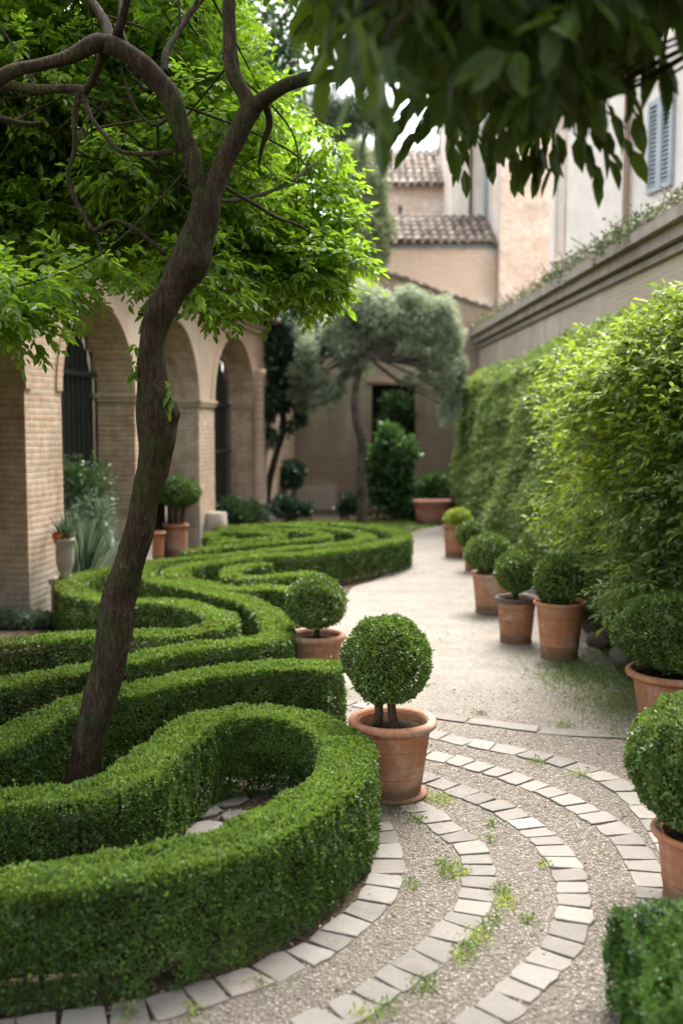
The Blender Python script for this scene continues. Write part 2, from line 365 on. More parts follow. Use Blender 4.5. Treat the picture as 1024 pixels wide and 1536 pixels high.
# loose pebbles pressed into the surface (near part of the path)
def pebbles():
    n = 34000
    P = np.stack([rng.uniform(-1.6, 2.3, n), rng.uniform(2.2, 6.4, n), np.zeros(n)], 1)
    keep = inside(GP, P) & (rng.random(n) < np.clip(1.25 - (P[:, 1] - 2.2) / 5.2, .12, 1)) & (fnoise(P, 4.5, 60) > -.75)
    P = P[keep]; n = len(P)
    r = rng.uniform(.003, .0066, n) * (1 + .9 * (rng.random(n) < .03)); a = rng.uniform(0, 6.28, n); e = rng.uniform(.55, .95, n)
    k = 6; th = np.arange(k) / k * 6.283
    cx = np.cos(th)[None] * r[:, None]; cy = np.sin(th)[None] * (r * e)[:, None]
    X = cx * np.cos(a)[:, None] - cy * np.sin(a)[:, None]; Y = cx * np.sin(a)[:, None] + cy * np.cos(a)[:, None]
    V = np.zeros((n, 13, 3)); V[:, :, :] = P[:, None]
    V[:, :6, 0] += X; V[:, :6, 1] += Y; V[:, :6, 2] += -.001
    V[:, 6:12, 0] += X * .78; V[:, 6:12, 1] += Y * .78; V[:, 6:12, 2] += (r * .42)[:, None] * rng.uniform(.7, 1.2, (n, 6))
    V[:, 12, 2] += r * .62
    b = np.arange(n)[:, None] * 13; mb = MB(); rd = rng.random(n)
    q = np.concatenate([b + np.array([i, (i + 1) % 6, 6 + (i + 1) % 6, 6 + i]) for i in range(6)])
    mb.add(V.reshape(-1, 3), q, np.tile(rd, 6))
    tri = np.concatenate([b + np.array([6 + i, 6 + (i + 1) % 6, 12]) for i in range(6)])
    mb.f.append((tri, np.tile(rd, 6), np.zeros(len(tri), int)))
    t = NT('pebble'); c = t.ramp(t.attr(), [(0., (.08, .065, .05)), (.4, (.155, .13, .107)), (.85, (.225, .195, .163)), (1., (.35, .315, .27))])
    o = mb.build('pebbles', t.done(t.bsdf(c, .75, spec=.35)), smooth=True)
    tag(o, 'small pale pebbles pressed into the path between the stone arcs', 'pebbles', kind='stuff')
pebbles()

# ------------------------------------------------------------------ curved courses of paving stones
def paving(pts, width, length, label=None):
    C = spline([G(*p) for p in pts], .02)
    seg = np.linalg.norm(np.diff(C, axis=0), axis=1); S = np.concatenate([[0], np.cumsum(seg)]); tot = S[-1]
    def at(s):
        return np.array([np.interp(s, S, C[:, 0]), np.interp(s, S, C[:, 1])])
    mb = MB(); s = 0.
    while s < tot - length * .5:
        L = length * rng.uniform(.82, 1.2); s1 = min(s + L, tot); gap = rng.uniform(.001, .003)
        w0, w1 = width * rng.uniform(.46, .54, 2)
        k0 = rng.normal(0, .006); k1 = rng.normal(0, .006); m = 4
        out = []
        ss = np.linspace(s + gap, s1 - gap, m)
        for side, w in ((1, w0), (-1, w1)):
            row = []
            for i, q in enumerate(ss):
                sk = (k0 if i == 0 else (k1 if i == m - 1 else 0)) * side
                p = at(q + sk); t = at(min(q + .03, tot)) - at(max(q - .03, 0)); t /= np.linalg.norm(t) + 1e-9
                nn = np.array([-t[1], t[0]]); row.append(p + nn * side * (w + rng.normal(0, .0028)))
            out.append(row if side == 1 else row[::-1])
        o = np.array(out[0] + out[1]); c = o.mean(0); n = len(o)
        # round the four corners
        for i in (0, m - 1, m, 2 * m - 1):
            o[i] += (c - o[i]) / np.linalg.norm(c - o[i]) * rng.uniform(.003, .008)
        zt = .005 + rng.uniform(0, .005); tilt = rng.normal(0, .013, 2)
        def lay(f, z): 
            q = c + (o - c) * f; return np.concatenate([q, (z + (q - c) @ tilt)[:, None]], 1)
        V = np.concatenate([lay(1., -.02), lay(1., zt * .45), lay(.975, zt * .86), lay(.925, zt)])
        F = np.array([[r * n + i, r * n + (i + 1) % n, (r + 1) * n + (i + 1) % n, (r + 1) * n + i] for r in range(3) for i in range(n)])[:, ::-1]
        rd = rng.random(); b = mb.n
        mb.add(V, F, rd); mb.f.append((np.array([[b + 3 * n + i for i in range(n)][::-1]]), np.array([rd]), np.array([0])))
        s = s1
    o = mb.build('paving_course', M['paver']); o['kind'] = 'structure'
    return o
paving([(558, 1205), (564, 1237), (577, 1265), (581, 1295), (578, 1322), (563, 1350), (542, 1372), (512, 1397), (470, 1430), (425, 1448), (390, 1466), (345, 1481), (300, 1496), (250, 1511), (200, 1523), (140, 1532), (40, 1545), (-120, 1570), (-300, 1600)], .13, .118)
paving([(590, 1196), (637, 1219), (667, 1243), (697, 1265), (712, 1287), (718, 1315), (716, 1343), (706, 1367), (687, 1391), (662, 1420), (632, 1443), (602, 1465), (567, 1490), (537, 1508), (500, 1528), (440, 1556), (360, 1590)], .13, .108)
paving([(600, 1157), (640, 1170), (687, 1187), (737, 1207), (772, 1226), (802, 1247), (827, 1272), (847, 1300), (857, 1330), (860, 1360), (856, 1387), (842, 1420), (818, 1447), (792, 1474), (757, 1508), (710, 1540), (650, 1585)], .13, .106)
paving([(580, 1123), (637, 1132), (677, 1140), (712, 1150), (762, 1165), (812, 1184), (862, 1208), (902, 1232), (927, 1250), (944, 1268), (962, 1295), (972, 1315), (979, 1338), (984, 1380), (975, 1430)], .135, .115)
paving([(560, 1092), (600, 1095), (647, 1102), (712, 1117), (782, 1130), (842, 1145), (882, 1158), (927, 1179), (948, 1196), (972, 1220), (1000, 1258), (1022, 1305)], .135, .15)
paving([(440, 1040), (512, 1053), (585, 1065), (657, 1075), (722, 1084), (772, 1091), (832, 1098), (902, 1103), (960, 1104), (1040, 1100)], .12, .4)
# worn flagstones inside the nearest hedge loop
def flags():
    mb = MB(); t = M['paver']
    cs = [(300, 1215, .15, .12), (345, 1200, .16, .11), (395, 1185, .15, .1), (310, 1245, .16, .13), (360, 1225, .15, .1), (290, 1275, .17, .12), (420, 1165, .14, .09), (330, 1172, .14, .1), (260, 1238, .15, .12), (380, 1155, .15, .09)]
    for x, y, a, b in cs:
        c = G(x, y); n = 8; th = np.sort(rng.uniform(0, 6.28, n)); th = np.arange(n) / n * 6.28 + rng.uniform(-.2, .2, n)
        rr = rng.uniform(.86, 1.08, n); q = np.stack([np.cos(th) * a * .62 * rr, np.sin(th) * b * .75 * rr], 1)
        V = np.concatenate([np.concatenate([c[:2] + q * f, np.full((n, 1), z)], 1) for f, z in ((1, -.02), (1, .002), (.93, .008))])
        F = np.array([[r * n + i, r * n + (i + 1) % n, (r + 1) * n + (i + 1) % n, (r + 1) * n + i] for r in range(2) for i in range(n)])
        rd = rng.random(); bb = mb.n; mb.add(V, F, rd); mb.f.append((np.array([[bb + 2 * n + i for i in range(n)]]), np.array([rd]), np.array([0])))
    o = mb.build('flagstone_path', M['paver']); o['kind'] = 'structure'
flags()

# ------------------------------------------------------------------ clipped box hedges
HH = .36
def hedge(label, pts, w, L, cover=2.1, h=HH, lw=.6, six=True, gaps=0., caps=(1, 1), holes=()):
    C = spline([G(x, y, HH) for x, y in pts], .02); C[:, 2] = 0
    # even arc length
    s = np.concatenate([[0], np.cumsum(np.linalg.norm(np.diff(C, axis=0), axis=1))]); n = max(12, int(s[-1] / .02))
    q = np.linspace(0, s[-1], n); C = np.stack([np.interp(q, s, C[:, i]) for i in range(3)], 1)
    T = nrm(np.gradient(C, axis=0)); Nn = np.stack([-T[:, 1], T[:, 0], np.zeros(n)], 1)
    c0 = C.mean(0)
    # a few short plants at each end so the end is closed
    per = w + 2 * h; area = s[-1] * per + 2 * w * h
    m = int(area * cover / (L * L * lw * .62))
    i = rng.integers(0, n, m); u = rng.random(m) * per
    side = np.where(u < h, -1, np.where(u < h + w, 0, 1))
    o = np.where(side == 0, u - h - w / 2, side * w / 2.)
    z = np.where(side == -1, u, np.where(side == 1, u - h - w, h))
    nv = np.where((side == 0)[:, None], np.array([0, 0, 1.]), Nn[i] * side[:, None])
    # rounded shoulders
    rr = .014
    ko = np.clip((np.abs(o) - (w / 2 - rr)) / rr, 0, 1); kz = np.clip((z - (h - rr)) / rr, 0, 1)
    z = z - rr * .35 * (ko ** 2) * (side == 0); o = o - np.sign(o) * rr * .35 * kz ** 2 * (side != 0)
    P = C[i] + Nn[i] * o[:, None]; P[:, 2] = z
    P[:, :2] += T[i][:, :2] * rng.uniform(-.012, .012, m)[:, None]
    me_ = int(s[-1] * 2 * .06 * cover * 1.3 / (L * L * lw * .62)); ie = rng.integers(0, n, me_); se = rng.choice([-1., 1.], me_)
    Pe = C[ie] + Nn[ie] * (se * (w / 2 - np.abs(rng.normal(0, .012, me_))))[:, None]; Pe[:, 2] = h - np.abs(rng.normal(0, .012, me_))
    P = np.concatenate([P, Pe]); nv = np.concatenate([nv, nrm(Nn[ie] * se[:, None] + np.array([0, 0, 1.]))]); side = np.concatenate([side, np.full(me_, 3)])
    # end caps
    mc = int(2 * w * h * cover * 1.2 / (L * L * lw * .62))
    if mc:
        e = rng.integers(0, 2, mc); ii = np.where(e == 0, 0, n - 1); oo = rng.uniform(-w / 2, w / 2, mc); zz = rng.uniform(0.02, h, mc)
        sg = np.where(e == 0, -1., 1.)
        bul = .35 * w * np.sqrt(np.clip(1 - (2 * oo / w) ** 2, 0, 1)) * .35
        Pc = C[ii] + Nn[ii] * oo[:, None] + T[ii] * (sg * bul)[:, None]; Pc[:, 2] = zz
        P = np.concatenate([P, Pc]); nv = np.concatenate([nv, nrm(T[ii] * sg[:, None] + Nn[ii] * (oo / w)[:, None])])
        side = np.concatenate([side, np.full(mc, 2)])
    amp = .5 * fnoise(P, 7, 1) + .5 * fnoise(P, 19, 2) + .45 * fnoise(P, 46, 9)
    amp = np.clip(amp, -1.6, 1.3)
    P = P + nv * (amp * .014 + .02 * (.5 * fnoise(P, 3.1, 12)) + .007 * fnoise(P, 90, 13) - np.abs(rng.normal(0, .012, len(P))) + .006)[:, None]
    P[:, 2] = np.maximum(P[:, 2], .012)
    # thinner towards the feet, holes where old wood shows
    keep = (rng.random(len(P)) < np.clip(.25 + P[:, 2] / .09, 0, 1)) | (side == 0)
    for hx, hy, hz, hr in holes:
        keep &= np.linalg.norm((P - np.array([hx, hy, hz])) / np.array([1, 1, 1.3]), axis=1) > hr * (1 + .35 * fnoise(P, 30, 21))
    P, nv, side = P[keep], nv[keep], side[keep]; m = len(P)
    # leaves turn along sprays: neighbours share a direction
    sp = np.stack([fnoise(P, 34, 30), fnoise(P, 34, 31), fnoise(P, 34, 32)], 1) * .6
    D = nrm(nv * .75 + np.array([0, 0, .45]) + sp + rng.normal(0, .55, (m, 3)))
    N = nrm(nv * .6 + np.array([0, 0, .55]) + rng.normal(0, .6, (m, 3)))
    LL = L * rng.uniform(.7, 1.25, m)
    rnd = np.clip(.5 + .2 * fnoise(P, 16, 33) + .16 * fnoise(P, 2.2, 35) + rng.normal(0, .2, m), 0, 1)
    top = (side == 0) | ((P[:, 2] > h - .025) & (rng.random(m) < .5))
    root = thing('box_hedge', label, 'hedge', (c0[0], c0[1], 0))
    mb = MB()
    for sel, mi in ((top & (rng.random(m) < .85), 1),):
        pass
    tipsel = (top & (rng.random(m) < .8)) | (rng.random(m) < .06)  # most top leaves take the paler colour: new growth plus painted top light
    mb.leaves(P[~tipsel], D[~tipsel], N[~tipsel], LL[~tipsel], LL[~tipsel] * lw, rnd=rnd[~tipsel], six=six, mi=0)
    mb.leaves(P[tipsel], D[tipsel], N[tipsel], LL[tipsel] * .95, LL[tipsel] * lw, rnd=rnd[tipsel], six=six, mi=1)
    # upright spray tips standing a little above the clipped top
    k = int(s[-1] * w * 260 * min(1, (.013 / L)))
    if k:
        ti = rng.integers(0, n, k); base = C[ti] + Nn[ti] * rng.uniform(-w / 2, w / 2, k)[:, None]; base[:, 2] = h - .004
        for j in range(4):
            d = nrm(np.array([0, 0, 1.]) + rng.normal(0, .5, (k, 3)))
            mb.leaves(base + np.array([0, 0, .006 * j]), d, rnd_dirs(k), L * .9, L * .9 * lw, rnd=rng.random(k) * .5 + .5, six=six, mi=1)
    # stray shoots that have grown since the last clipping
    ks = int(s[-1] * (w + h) * 60 * min(1, .0145 / L))
    if ks:
        j = rng.integers(0, m, ks); d = nrm(nv[j] * .8 + np.array([0, 0, .6]) + rng.normal(0, .3, (ks, 3))); ln = rng.uniform(.012, .042, ks)
        for q in range(5):
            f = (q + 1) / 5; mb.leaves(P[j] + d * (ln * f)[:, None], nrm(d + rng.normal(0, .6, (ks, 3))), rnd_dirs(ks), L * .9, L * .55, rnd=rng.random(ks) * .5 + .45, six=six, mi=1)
    # a few bronzed leaves in patches
    br = np.where((fnoise(P, 4.5, 37) + rng.normal(0, .35, m) > 1.15) & (rng.random(m) < .4))[0]
    if len(br): mb.leaves(P[br] + nv[br] * .004, D[br], rnd_dirs(len(br)), LL[br], LL[br] * lw, six=six, mi=2)
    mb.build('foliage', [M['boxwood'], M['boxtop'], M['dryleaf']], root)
    # woody inside
    mb = MB(); st = max(1, n // max(8, int(s[-1] / .06))); idx = np.unique(np.concatenate([np.arange(0, n, st), [n - 1]]))
    ins = .078; prof = [(-w / 2 + ins, .07), (-w / 2 + ins, h - ins), (0, h - ins + .02), (w / 2 - ins, h - ins), (w / 2 - ins, .07)]
    V = []
    for a_, i_ in enumerate(idx):
        cc = C[i_] + (T[i_] * .05 if a_ == 0 else (-T[i_] * .05 if a_ == len(idx) - 1 else 0))
        for oo, zz in prof:
            p = cc + Nn[i_] * oo; V.append([p[0], p[1], zz])
    V = np.array(V); V += .012 * np.stack([fnoise(V, 30, 41), fnoise(V, 30, 42), fnoise(V, 30, 43)], 1); kk = len(prof)
    F = [[a_ * kk + b_, a_ * kk + (b_ + 1) % kk, (a_ + 1) * kk + (b_ + 1) % kk, (a_ + 1) * kk + b_] for a_ in range(len(idx) - 1) for b_ in range(kk)]
    mb.add(V, F, .5)
    mb.f.append((np.array([list(range(kk))]), np.array([.5]), np.array([0]))); mb.f.append((np.array([list(range(len(V) - kk, len(V)))]), np.array([.5]), np.array([0])))
    # stems standing on the soil
    ns = int(s[-1] / .09 * (1 if L < .03 else .4))
    for _ in range(ns):
        i_ = rng.integers(0, n); b0 = C[i_] + Nn[i_] * rng.uniform(-w * .38, w * .38); tp = b0 + rng.normal(0, .03, 3); tp[2] = .16; b0[2] = -.01
        mb.tube([b0, (b0 + tp) / 2 + rng.normal(0, .008, 3), tp], [.009, .007, .005], 5, cap=False)
    mb.build('branches', M['core'], root)
    return root

h0 = G(215, 1445); 
hb = [(G(212, 1462)[0], G(212, 1462)[1], .07, .07), (G(250, 1500)[0], G(250, 1500)[1] , .05, .05), (G(360, 1390)[0], G(360, 1390)[1], .06, .05)]
hedge('nearest clipped box hedge, bending in a U around a small stone-floored pocket',
      [(-430, 1262), (-260, 1232), (-130, 1212), (-60, 1203), (30, 1196), (120, 1192), (195, 1164), (250, 1120), (298, 1084), (375, 1070), (450, 1076), (505, 1100), (522, 1140), (490, 1185), (420, 1232), (330, 1270), (220, 1298), (100, 1314), (0, 1322), (-110, 1330), (-260, 1345), (-420, 1372)],
      .205, .0125, 2.5, holes=hb)
hedge('box hedge sweeping behind the leaning trunk, square end behind the nearest potted ball',
      [(503, 1001), (450, 998), (400, 1000), (300, 1012), (210, 1032), (120, 1054), (55, 1084), (-10, 1118), (-90, 1146), (-200, 1172), (-340, 1190)], .22, .0145, 2.3)
hedge('S-shaped box hedge beyond the trunk, its round tip beside the second potted ball',
      [(-480, 1122), (-260, 1078), (-120, 1052), (-60, 1040), (20, 1024), (90, 1010), (180, 993), (270, 976), (350, 966), (400, 961), (417, 948), (408, 925), (383, 906), (340, 893), (288, 882), (238, 872), (212, 862), (222, 849), (262, 840), (326, 833), (414, 825), (495, 819), (540, 811), (551, 805), (528, 798), (480, 792), (420, 788)], .195, .018, 2.2, six=False)
hedge('box hedge turning twice before the corner pier, its round nose left of the path',
      [(196, 852), (150, 857), (110, 871), (110, 886), (150, 898), (200, 902), (250, 904), (310, 915), (334, 930), (316, 942), (260, 950), (190, 952), (100, 955), (0, 967), (-90, 980), (-240, 1003), (-420, 1035)], .215, .018, 2.1, six=False)
hedge('outermost box hedge of the far spiral, rounding out to the gravel path',
      [(446, 885), (400, 881), (359, 884), (315, 879), (274, 868), (262, 858), (290, 849), (330, 842), (382, 836), (460, 831), (539, 821), (588, 812), (604, 805), (594, 798), (560, 792), (500, 786)], .195, .022, 2., six=False)
hedge('small hooked box hedge nested in the spiral behind the second potted ball',
      [(400, 846), (360, 851), (345, 860), (365, 868), (414, 866), (470, 859)], .17, .024, 2., six=False)
hedge('box hedge ring inside the far spiral, with a dark gap at its right bend',
      [(283, 829), (330, 821), (400, 815), (460, 810), (487, 805), (470, 799), (420, 795), (350, 793)], .175, .025, 1.9, six=False)
hedge('innermost curl of box hedge at the heart of the far spiral',
      [(318, 816), (370, 811), (412, 807), (418, 802), (380, 798), (325, 799), (318, 806), (350, 807)], .16, .025, 1.9, six=False)
hedge('straight strip of low hedge closing the parterre before the back wall',
      [(330, 787), (400, 783), (470, 781), (540, 783)], .3, .036, 1.7, h=.3, six=False)

# ------------------------------------------------------------------ pots and clipped balls
def pot_mesh(mb, c, h, r, r0=.62, roll=.022, bands=(), foot=True, rimmi=None):
    rb = r * r0; k = r * .88
    prof = []
    if foot: prof += [(rb * 1.03, 0), (rb * 1.06, .012), (rb * 1.03, .022)]
    else: prof += [(rb, 0)]
    for z in np.linspace(.03, h - roll * 2.4, 14):
        f = z / h; rad = rb + (k - rb) * (f ** .92)
        prof.append((rad, z))
    for b in bands:
        prof += [(rb + (k - rb) * (b ** .92) , b * h - .006), (rb + (k - rb) * (b ** .92) - .004, b * h), (rb + (k - rb) * (b ** .92) + .003, b * h + .004)]
    prof = sorted(prof, key=lambda q: q[1])
    mb.lathe(prof, c)
    return k
def pot(parent, c, h, r, mat, r0=.62, roll=.022, bands=(), rim_mat=None, fill=.86, saucer=False):
    mb = MB(); k = pot_mesh(mb, c, h, r, r0, roll, bands)
    ri = k - .02
    mb.lathe([(ri, h - roll), (ri - .01, h * fill - .02)], c)
    mb.lathe([(r * r0 * 1.03, 0), (.001, .0)], c)
    o = mb.build('pot', mat, parent, smooth=True)
    mb = MB(); zc = h - roll; pr = [(k - .004, zc - roll * 1.5), (k + .004, zc - roll * 1.2)]
    for a in np.linspace(-70, 180, 12): pr.append((r - roll + roll * math.cos(R(a)) * 1.0, zc + roll * math.sin(R(a))))
    pr += [(ri, zc)]
    mb.lathe(pr, c); mb.build('rim', rim_mat or mat, parent, smooth=True)
    mb = MB(); q = 14; prof = [(ri - .006, h * fill), (ri * .7, h * fill + .008), (ri * .35, h * fill + .016), (.001, h * fill + .018)]
    mb.lathe(prof, c, 28); mb.build('soil', M['potsoil'], parent)
    if saucer:
        mb = MB(); rb = r * r0
        mb.lathe([(rb * .9, .001), (rb * 1.24, .001), (rb * 1.28, .018), (rb * 1.2, .024), (rb * .98, .02)], c); mb.build('saucer', mat, parent, smooth=True)
def ball(parent, c, rx, rz, L, lw=.62, cover=2.3, mat='ball', rough=1., six=True, flat=0.):
    mb = MB(); area = 4 * math.pi * rx * rz; n = int(area * cover / (L * L * lw * .62))
    d = rnd_dirs(n); q = d * np.array([rx, rx, rz])
    if flat: q[:, 2] = np.where(q[:, 2] < 0, q[:, 2] * (1 - flat), q[:, 2])
    P = q * (1 + .045 * fnoise(d + np.asarray(c, float), 2.1, 50))[:, None] + np.asarray(c, float)
    am = .5 * fnoise(P, 9, 51) + .45 * fnoise(P, 24, 52) + .35 * fnoise(P, 60, 53)
    P = P + d * (rough * (am * .012) - np.abs(rng.normal(0, .013, n)) + .004)[:, None]
    sp = np.stack([fnoise(P, 40, 54), fnoise(P, 40, 55), fnoise(P, 40, 56)], 1) * .6
    D = nrm(d * .7 + np.array([0, 0, .3]) + sp + rng.normal(0, .6, (n, 3))); N = nrm(d * .8 + np.array([0, 0, .4]) + rng.normal(0, .55, (n, 3)))
    LL = L * rng.uniform(.7, 1.25, n); rnd = np.clip(.5 + .22 * fnoise(P, 18, 57) + rng.normal(0, .22, n), 0, 1)
    hole = fnoise(P, 11, 58) + rng.normal(0, .25, n) > 1.25; P, D, N, LL, rnd, d = P[~hole], D[~hole], N[~hole], LL[~hole], rnd[~hole], d[~hole]
    mb.leaves(P, D, N, LL, LL * lw, rnd=rnd, six=six)
    ks = int(90 * rx / .2); j = rng.integers(0, len(P), ks); dd = nrm(d[j] + np.array([0, 0, .3]) + rng.normal(0, .35, (ks, 3))); ln = rng.uniform(.006, .02, ks) * min(1.6, rough)
    for q in range(4): mb.leaves(P[j] + dd * (ln * (q + 1) / 4)[:, None], nrm(dd + rng.normal(0, .6, (ks, 3))), rnd_dirs(ks), L * .9, L * .55, rnd=rng.random(ks) * .5 + .5, six=six)
    mb.build('foliage', M[mat], parent)
    mb = MB(); m = 10; V = []
    a = np.linspace(-1.4, 1.4, 9)
    mb.lathe([((rx - .05) * math.cos(t), (rz - .05) * math.sin(t) * ((1 - flat) if t < 0 else 1)) for t in a], c, 20)
    mb.build('branches', M['core'], parent)
def stems(parent, base, tops, r=.016):
    for b, t in zip(base, tops):
        b = np.array(b, float); t = np.array(t, float); mb = MB()
        mid = (b + t) / 2 + rng.normal(0, .012, 3)
        mb.tube(spline([b, mid, t], .02), np.linspace(r * 1.15, r * .8, len(spline([b, mid, t], .02))), 10, .25, 20)
        mb.build('stem', M['stem'], parent)
GRP = None
def topiary(label, x, y, h, r, ball_c, brx, brz, L, mat='terra', bmat='ball', r0=.62, bands=(.35, .62), rim=None, stem=1, saucer=False, six=True, roll=.022, flat=0., cat='topiary', cover=2.3, rough=1.6):
    g = G(x, y); t = thing('potted_topiary', label, cat, (g[0], g[1], 0))
    pot(t, g, h, r, M[mat], r0, roll, bands, M[rim] if rim else None, saucer=saucer)
    if ball_c is not None:
        c = np.array([g[0] + ball_c[0], g[1] + ball_c[1], ball_c[2]])
        ball(t, c, brx, brz, L, mat=bmat, six=six, flat=flat, cover=cover, rough=rough)
        if stem == 2: bs = [(g[0] - .068, g[1] + .02, h * .84), (g[0] + .012, g[1] - .04, h * .84)]; tp = [(g[0] - .095, g[1], c[2] - brz * .5), (g[0] + .03, g[1] - .03, c[2] - brz * .5)]
        else: bs = [(g[0], g[1], h * .84)]; tp = [(c[0], c[1], c[2] - brz * .5)]
        stems(t, bs, tp, .02 if stem == 2 else .018)
    return t, g
topiary('largest clipped box ball, on two short stems in a terracotta pot at the path bend', 588, 1191, .365, .205, (-.022, 0, .64), .195, .2, .014, rough=2.2, bands=(.3, .66), stem=2, saucer=True, roll=.022, flat=.04)
topiary('clipped box ball in a wide terracotta pot standing behind the square hedge end', 474, 1022, .33, .205, (0, 0, .535), .185, .18, .018, mat='terra_b', bands=(.45, .7), r0=.66, flat=.1)
topiary('dense clipped ball in the tall tapering pot, right of the dark-rimmed pot', 838, 986, .425, .197, (-.01, 0, .585), .185, .18, .02, bands=(.2, .45, .72), roll=.014, r0=.66, six=False)
topiary('slightly flattened clipped ball in the terracotta pot with the dark rim', 773, 962, .36, .172, (0.0, 0, .56), .17, .16, .021, mat='terra_b', rim='dark_rim', bands=(.5, .78), r0=.7, roll=.017, six=False)
topiary('clipped ball in the broad pale terracotta pot behind the dark-rimmed one', 742, 918, .37, .24, (-.07, 0, .545), .2, .17, .024, mat='terra_pale', bands=(.12, .88), r0=.72, roll=.012, six=False)
topiary('small dark clipped ball half hidden between the broad pot and the farthest one', 709, 856, .3, .13, (-.03, 0, .43), .165, .16, .028, r0=.7, roll=.012, six=False)
topiary('yellow-green cushion of leaves in the farthest slim terracotta pot along the hedge', 681, 835, .42, .16, (.05, 0, .5), .17, .13, .028, bmat='lime', r0=.72, roll=.015, six=False, bands=(.85,))
topiary('loose bushy box in the ribbed terracotta tub cut by the right picture edge', 1012, 1084, .315, .285, (.0, 0, .5), .335, .25, .017, rough=2.8, r0=.68, bands=(.25, .82), roll=.022, flat=.3)
topiary('shaggy dark box ball in the low terracotta pot next to the clipped ground cover', 1052, 1352, .27, .185, (-.035, .02, .5), .225, .235, .015, rough=2.6, r0=.7, bands=(.3, .8), roll=.014)
# by the arcade
M['lime_fern'] = leaf_mat('shrub_leaf', (.04, .09, .02), (.09, .18, .035), (.17, .28, .06), .3, (.25, .4, .08), .45, .45)
t, g = topiary('mushroom-headed shrub in the weathered terracotta pot by the second arcade pier', 264, 832, .42, .185, (.03, 0, .8), .3, .23, .036, mat='terra_pale', rim='terra', r0=.82, bands=(.8,), roll=.03, six=False, bmat='lime_fern', flat=.35)
stems(t, [(g[0] - .06, g[1], .36), (g[0] + .08, g[1], .36)], [(g[0] - .1, g[1], .7), (g[0] + .13, g[1], .72)], .02)

def bush(name, label, cat, spots, L, lw, mat, n, six=False, stemr=.008, droop=0., up=.5, group=None, stems_n=8, shell=.55):
    c0 = np.mean([s[:3] for s in spots], 0); root = thing(name, label, cat, (c0[0], c0[1], 0), group)
    mb = MB(); tot = sum(s[3] * s[4] * s[5] for s in spots) ** (1 / 3)
    w = np.array([(s[3] * s[4] + s[4] * s[5] + s[3] * s[5]) for s in spots]); w = w / w.sum()
    for s, f in zip(spots, w):
        k = int(n * f); d = rnd_dirs(k); rr = rng.random(k) ** shell * (1 + .0)
        P = np.array(s[:3]) + d * rr[:, None] * np.array(s[3:6]) * (1 + .22 * fnoise(d * 1.0 + np.array(s[:3]), 3.5, 61))[:, None]
        P[:, 2] = np.maximum(P[:, 2], .02)
        D = nrm(d * .7 + np.array([0, 0, up - droop]) + rng.normal(0, .6, (k, 3))); N = nrm(np.array([0, 0, .8]) + d * .4 + rng.normal(0, .5, (k, 3)))
        rd = np.clip(.5 + .3 * fnoise(P, 4 / max(tot, .2), 62) + rng.normal(0, .2, k), 0, 1); LL = L * rng.uniform(.65, 1.3, k)
        mb.leaves(P, D, N, LL, LL * lw, rnd=rd, six=six)
    mb.build('foliage', M[mat], root)
    mb = MB()
    for s in spots:
        for _ in range(max(2, stems_n // len(spots))):
            e = np.array(s[:3]) + rnd_dirs(1)[0] * np.array(s[3:6]) * .8; b = np.array([c0[0] + rng.normal(0, .06), c0[1] + rng.normal(0, .06), min(0, 0)])
            if s[2] > 1.: b = np.array([s[0], s[1], s[2] - s[5] * .9])
            mb.tube(spline([b, (b + e) / 2 + rng.normal(0, .04, 3), e], .08), stemr, 5, cap=False)
    mb.build('branches', M['twig'], root)
    return root

# stone urn on a plinth, silver plant in a pot, tall plants in the first arch
g = G(100, 930); u = thing('stone_urn', 'grey stone urn on a square plinth beside the corner pier', 'urn', (g[0], g[1], 0))
mb = MB(); mb.box((g[0], g[1], .17), (.2, .2, .34)); mb.box((g[0], g[1], .02), (.25, .25, .05)); mb.box((g[0], g[1], .355), (.23, .23, .04)); mb.build('plinth', M['stone'], u)
mb = MB(); mb.lathe([(.0, .376), (.055, .376), (.06, .39), (.045, .41), (.062, .45), (.078, .52), (.08, .6), (.075, .66), (.09, .69), (.096, .71), (.09, .73), (.075, .728), (.07, .7), (.0, .69)], (g[0], g[1], 0), 32); mb.build('urn', M['stone'], u, smooth=True)
def spiky(name, label, cat, base, n, L, spread, mat, wid=.02, group=None):
    mb = MB(); b = np.asarray(base, float)
    d = nrm(np.stack([rng.normal(0, spread, n), rng.normal(0, spread, n), np.abs(rng.normal(.8, .25, n))], 1)); k = 5
    LL = L * rng.uniform(.6, 1.1, n); S = nrm(np.cross(d, np.array([0, 0, 1.]) + .01)); V = []; 
    pts = []
    for j in range(k):
        f = j / (k - 1); c = b + d * (LL * f)[:, None] - np.array([0, 0, 1.]) * (LL * .28 * f * f)[:, None]
        ww = wid * (1 - f) ** .7 + .001
        pts += [c + S * ww / 2, c - S * ww / 2]
    V = np.stack(pts, 1).reshape(-1, 3); bb = np.arange(n)[:, None] * (2 * k)
    F = np.concatenate([bb + np.array([2 * j, 2 * j + 1, 2 * j + 3, 2 * j + 2]) for j in range(k - 1)])
    mb.add(V, F, np.tile(rng.random(n), k - 1)); o = mb.build(name, M[mat], origin=b); return tag(o, label, cat, group)
spiky('agave', 'stiff blue-green agave growing in the grey stone urn', 'plant', (g[0], g[1], .68), 60, .36, .35, 'darkleaf', .03)
mb = MB()
for k in range(7):
    p = np.array([g[0] + rng.uniform(-.07, .05), g[1] - .05 + rng.uniform(-.05, .03), .735 + rng.uniform(0, .05)])
    d = rnd_dirs(26); mb.leaves(np.repeat(p[None], 26, 0), d, rnd_dirs(26), .035, .022)
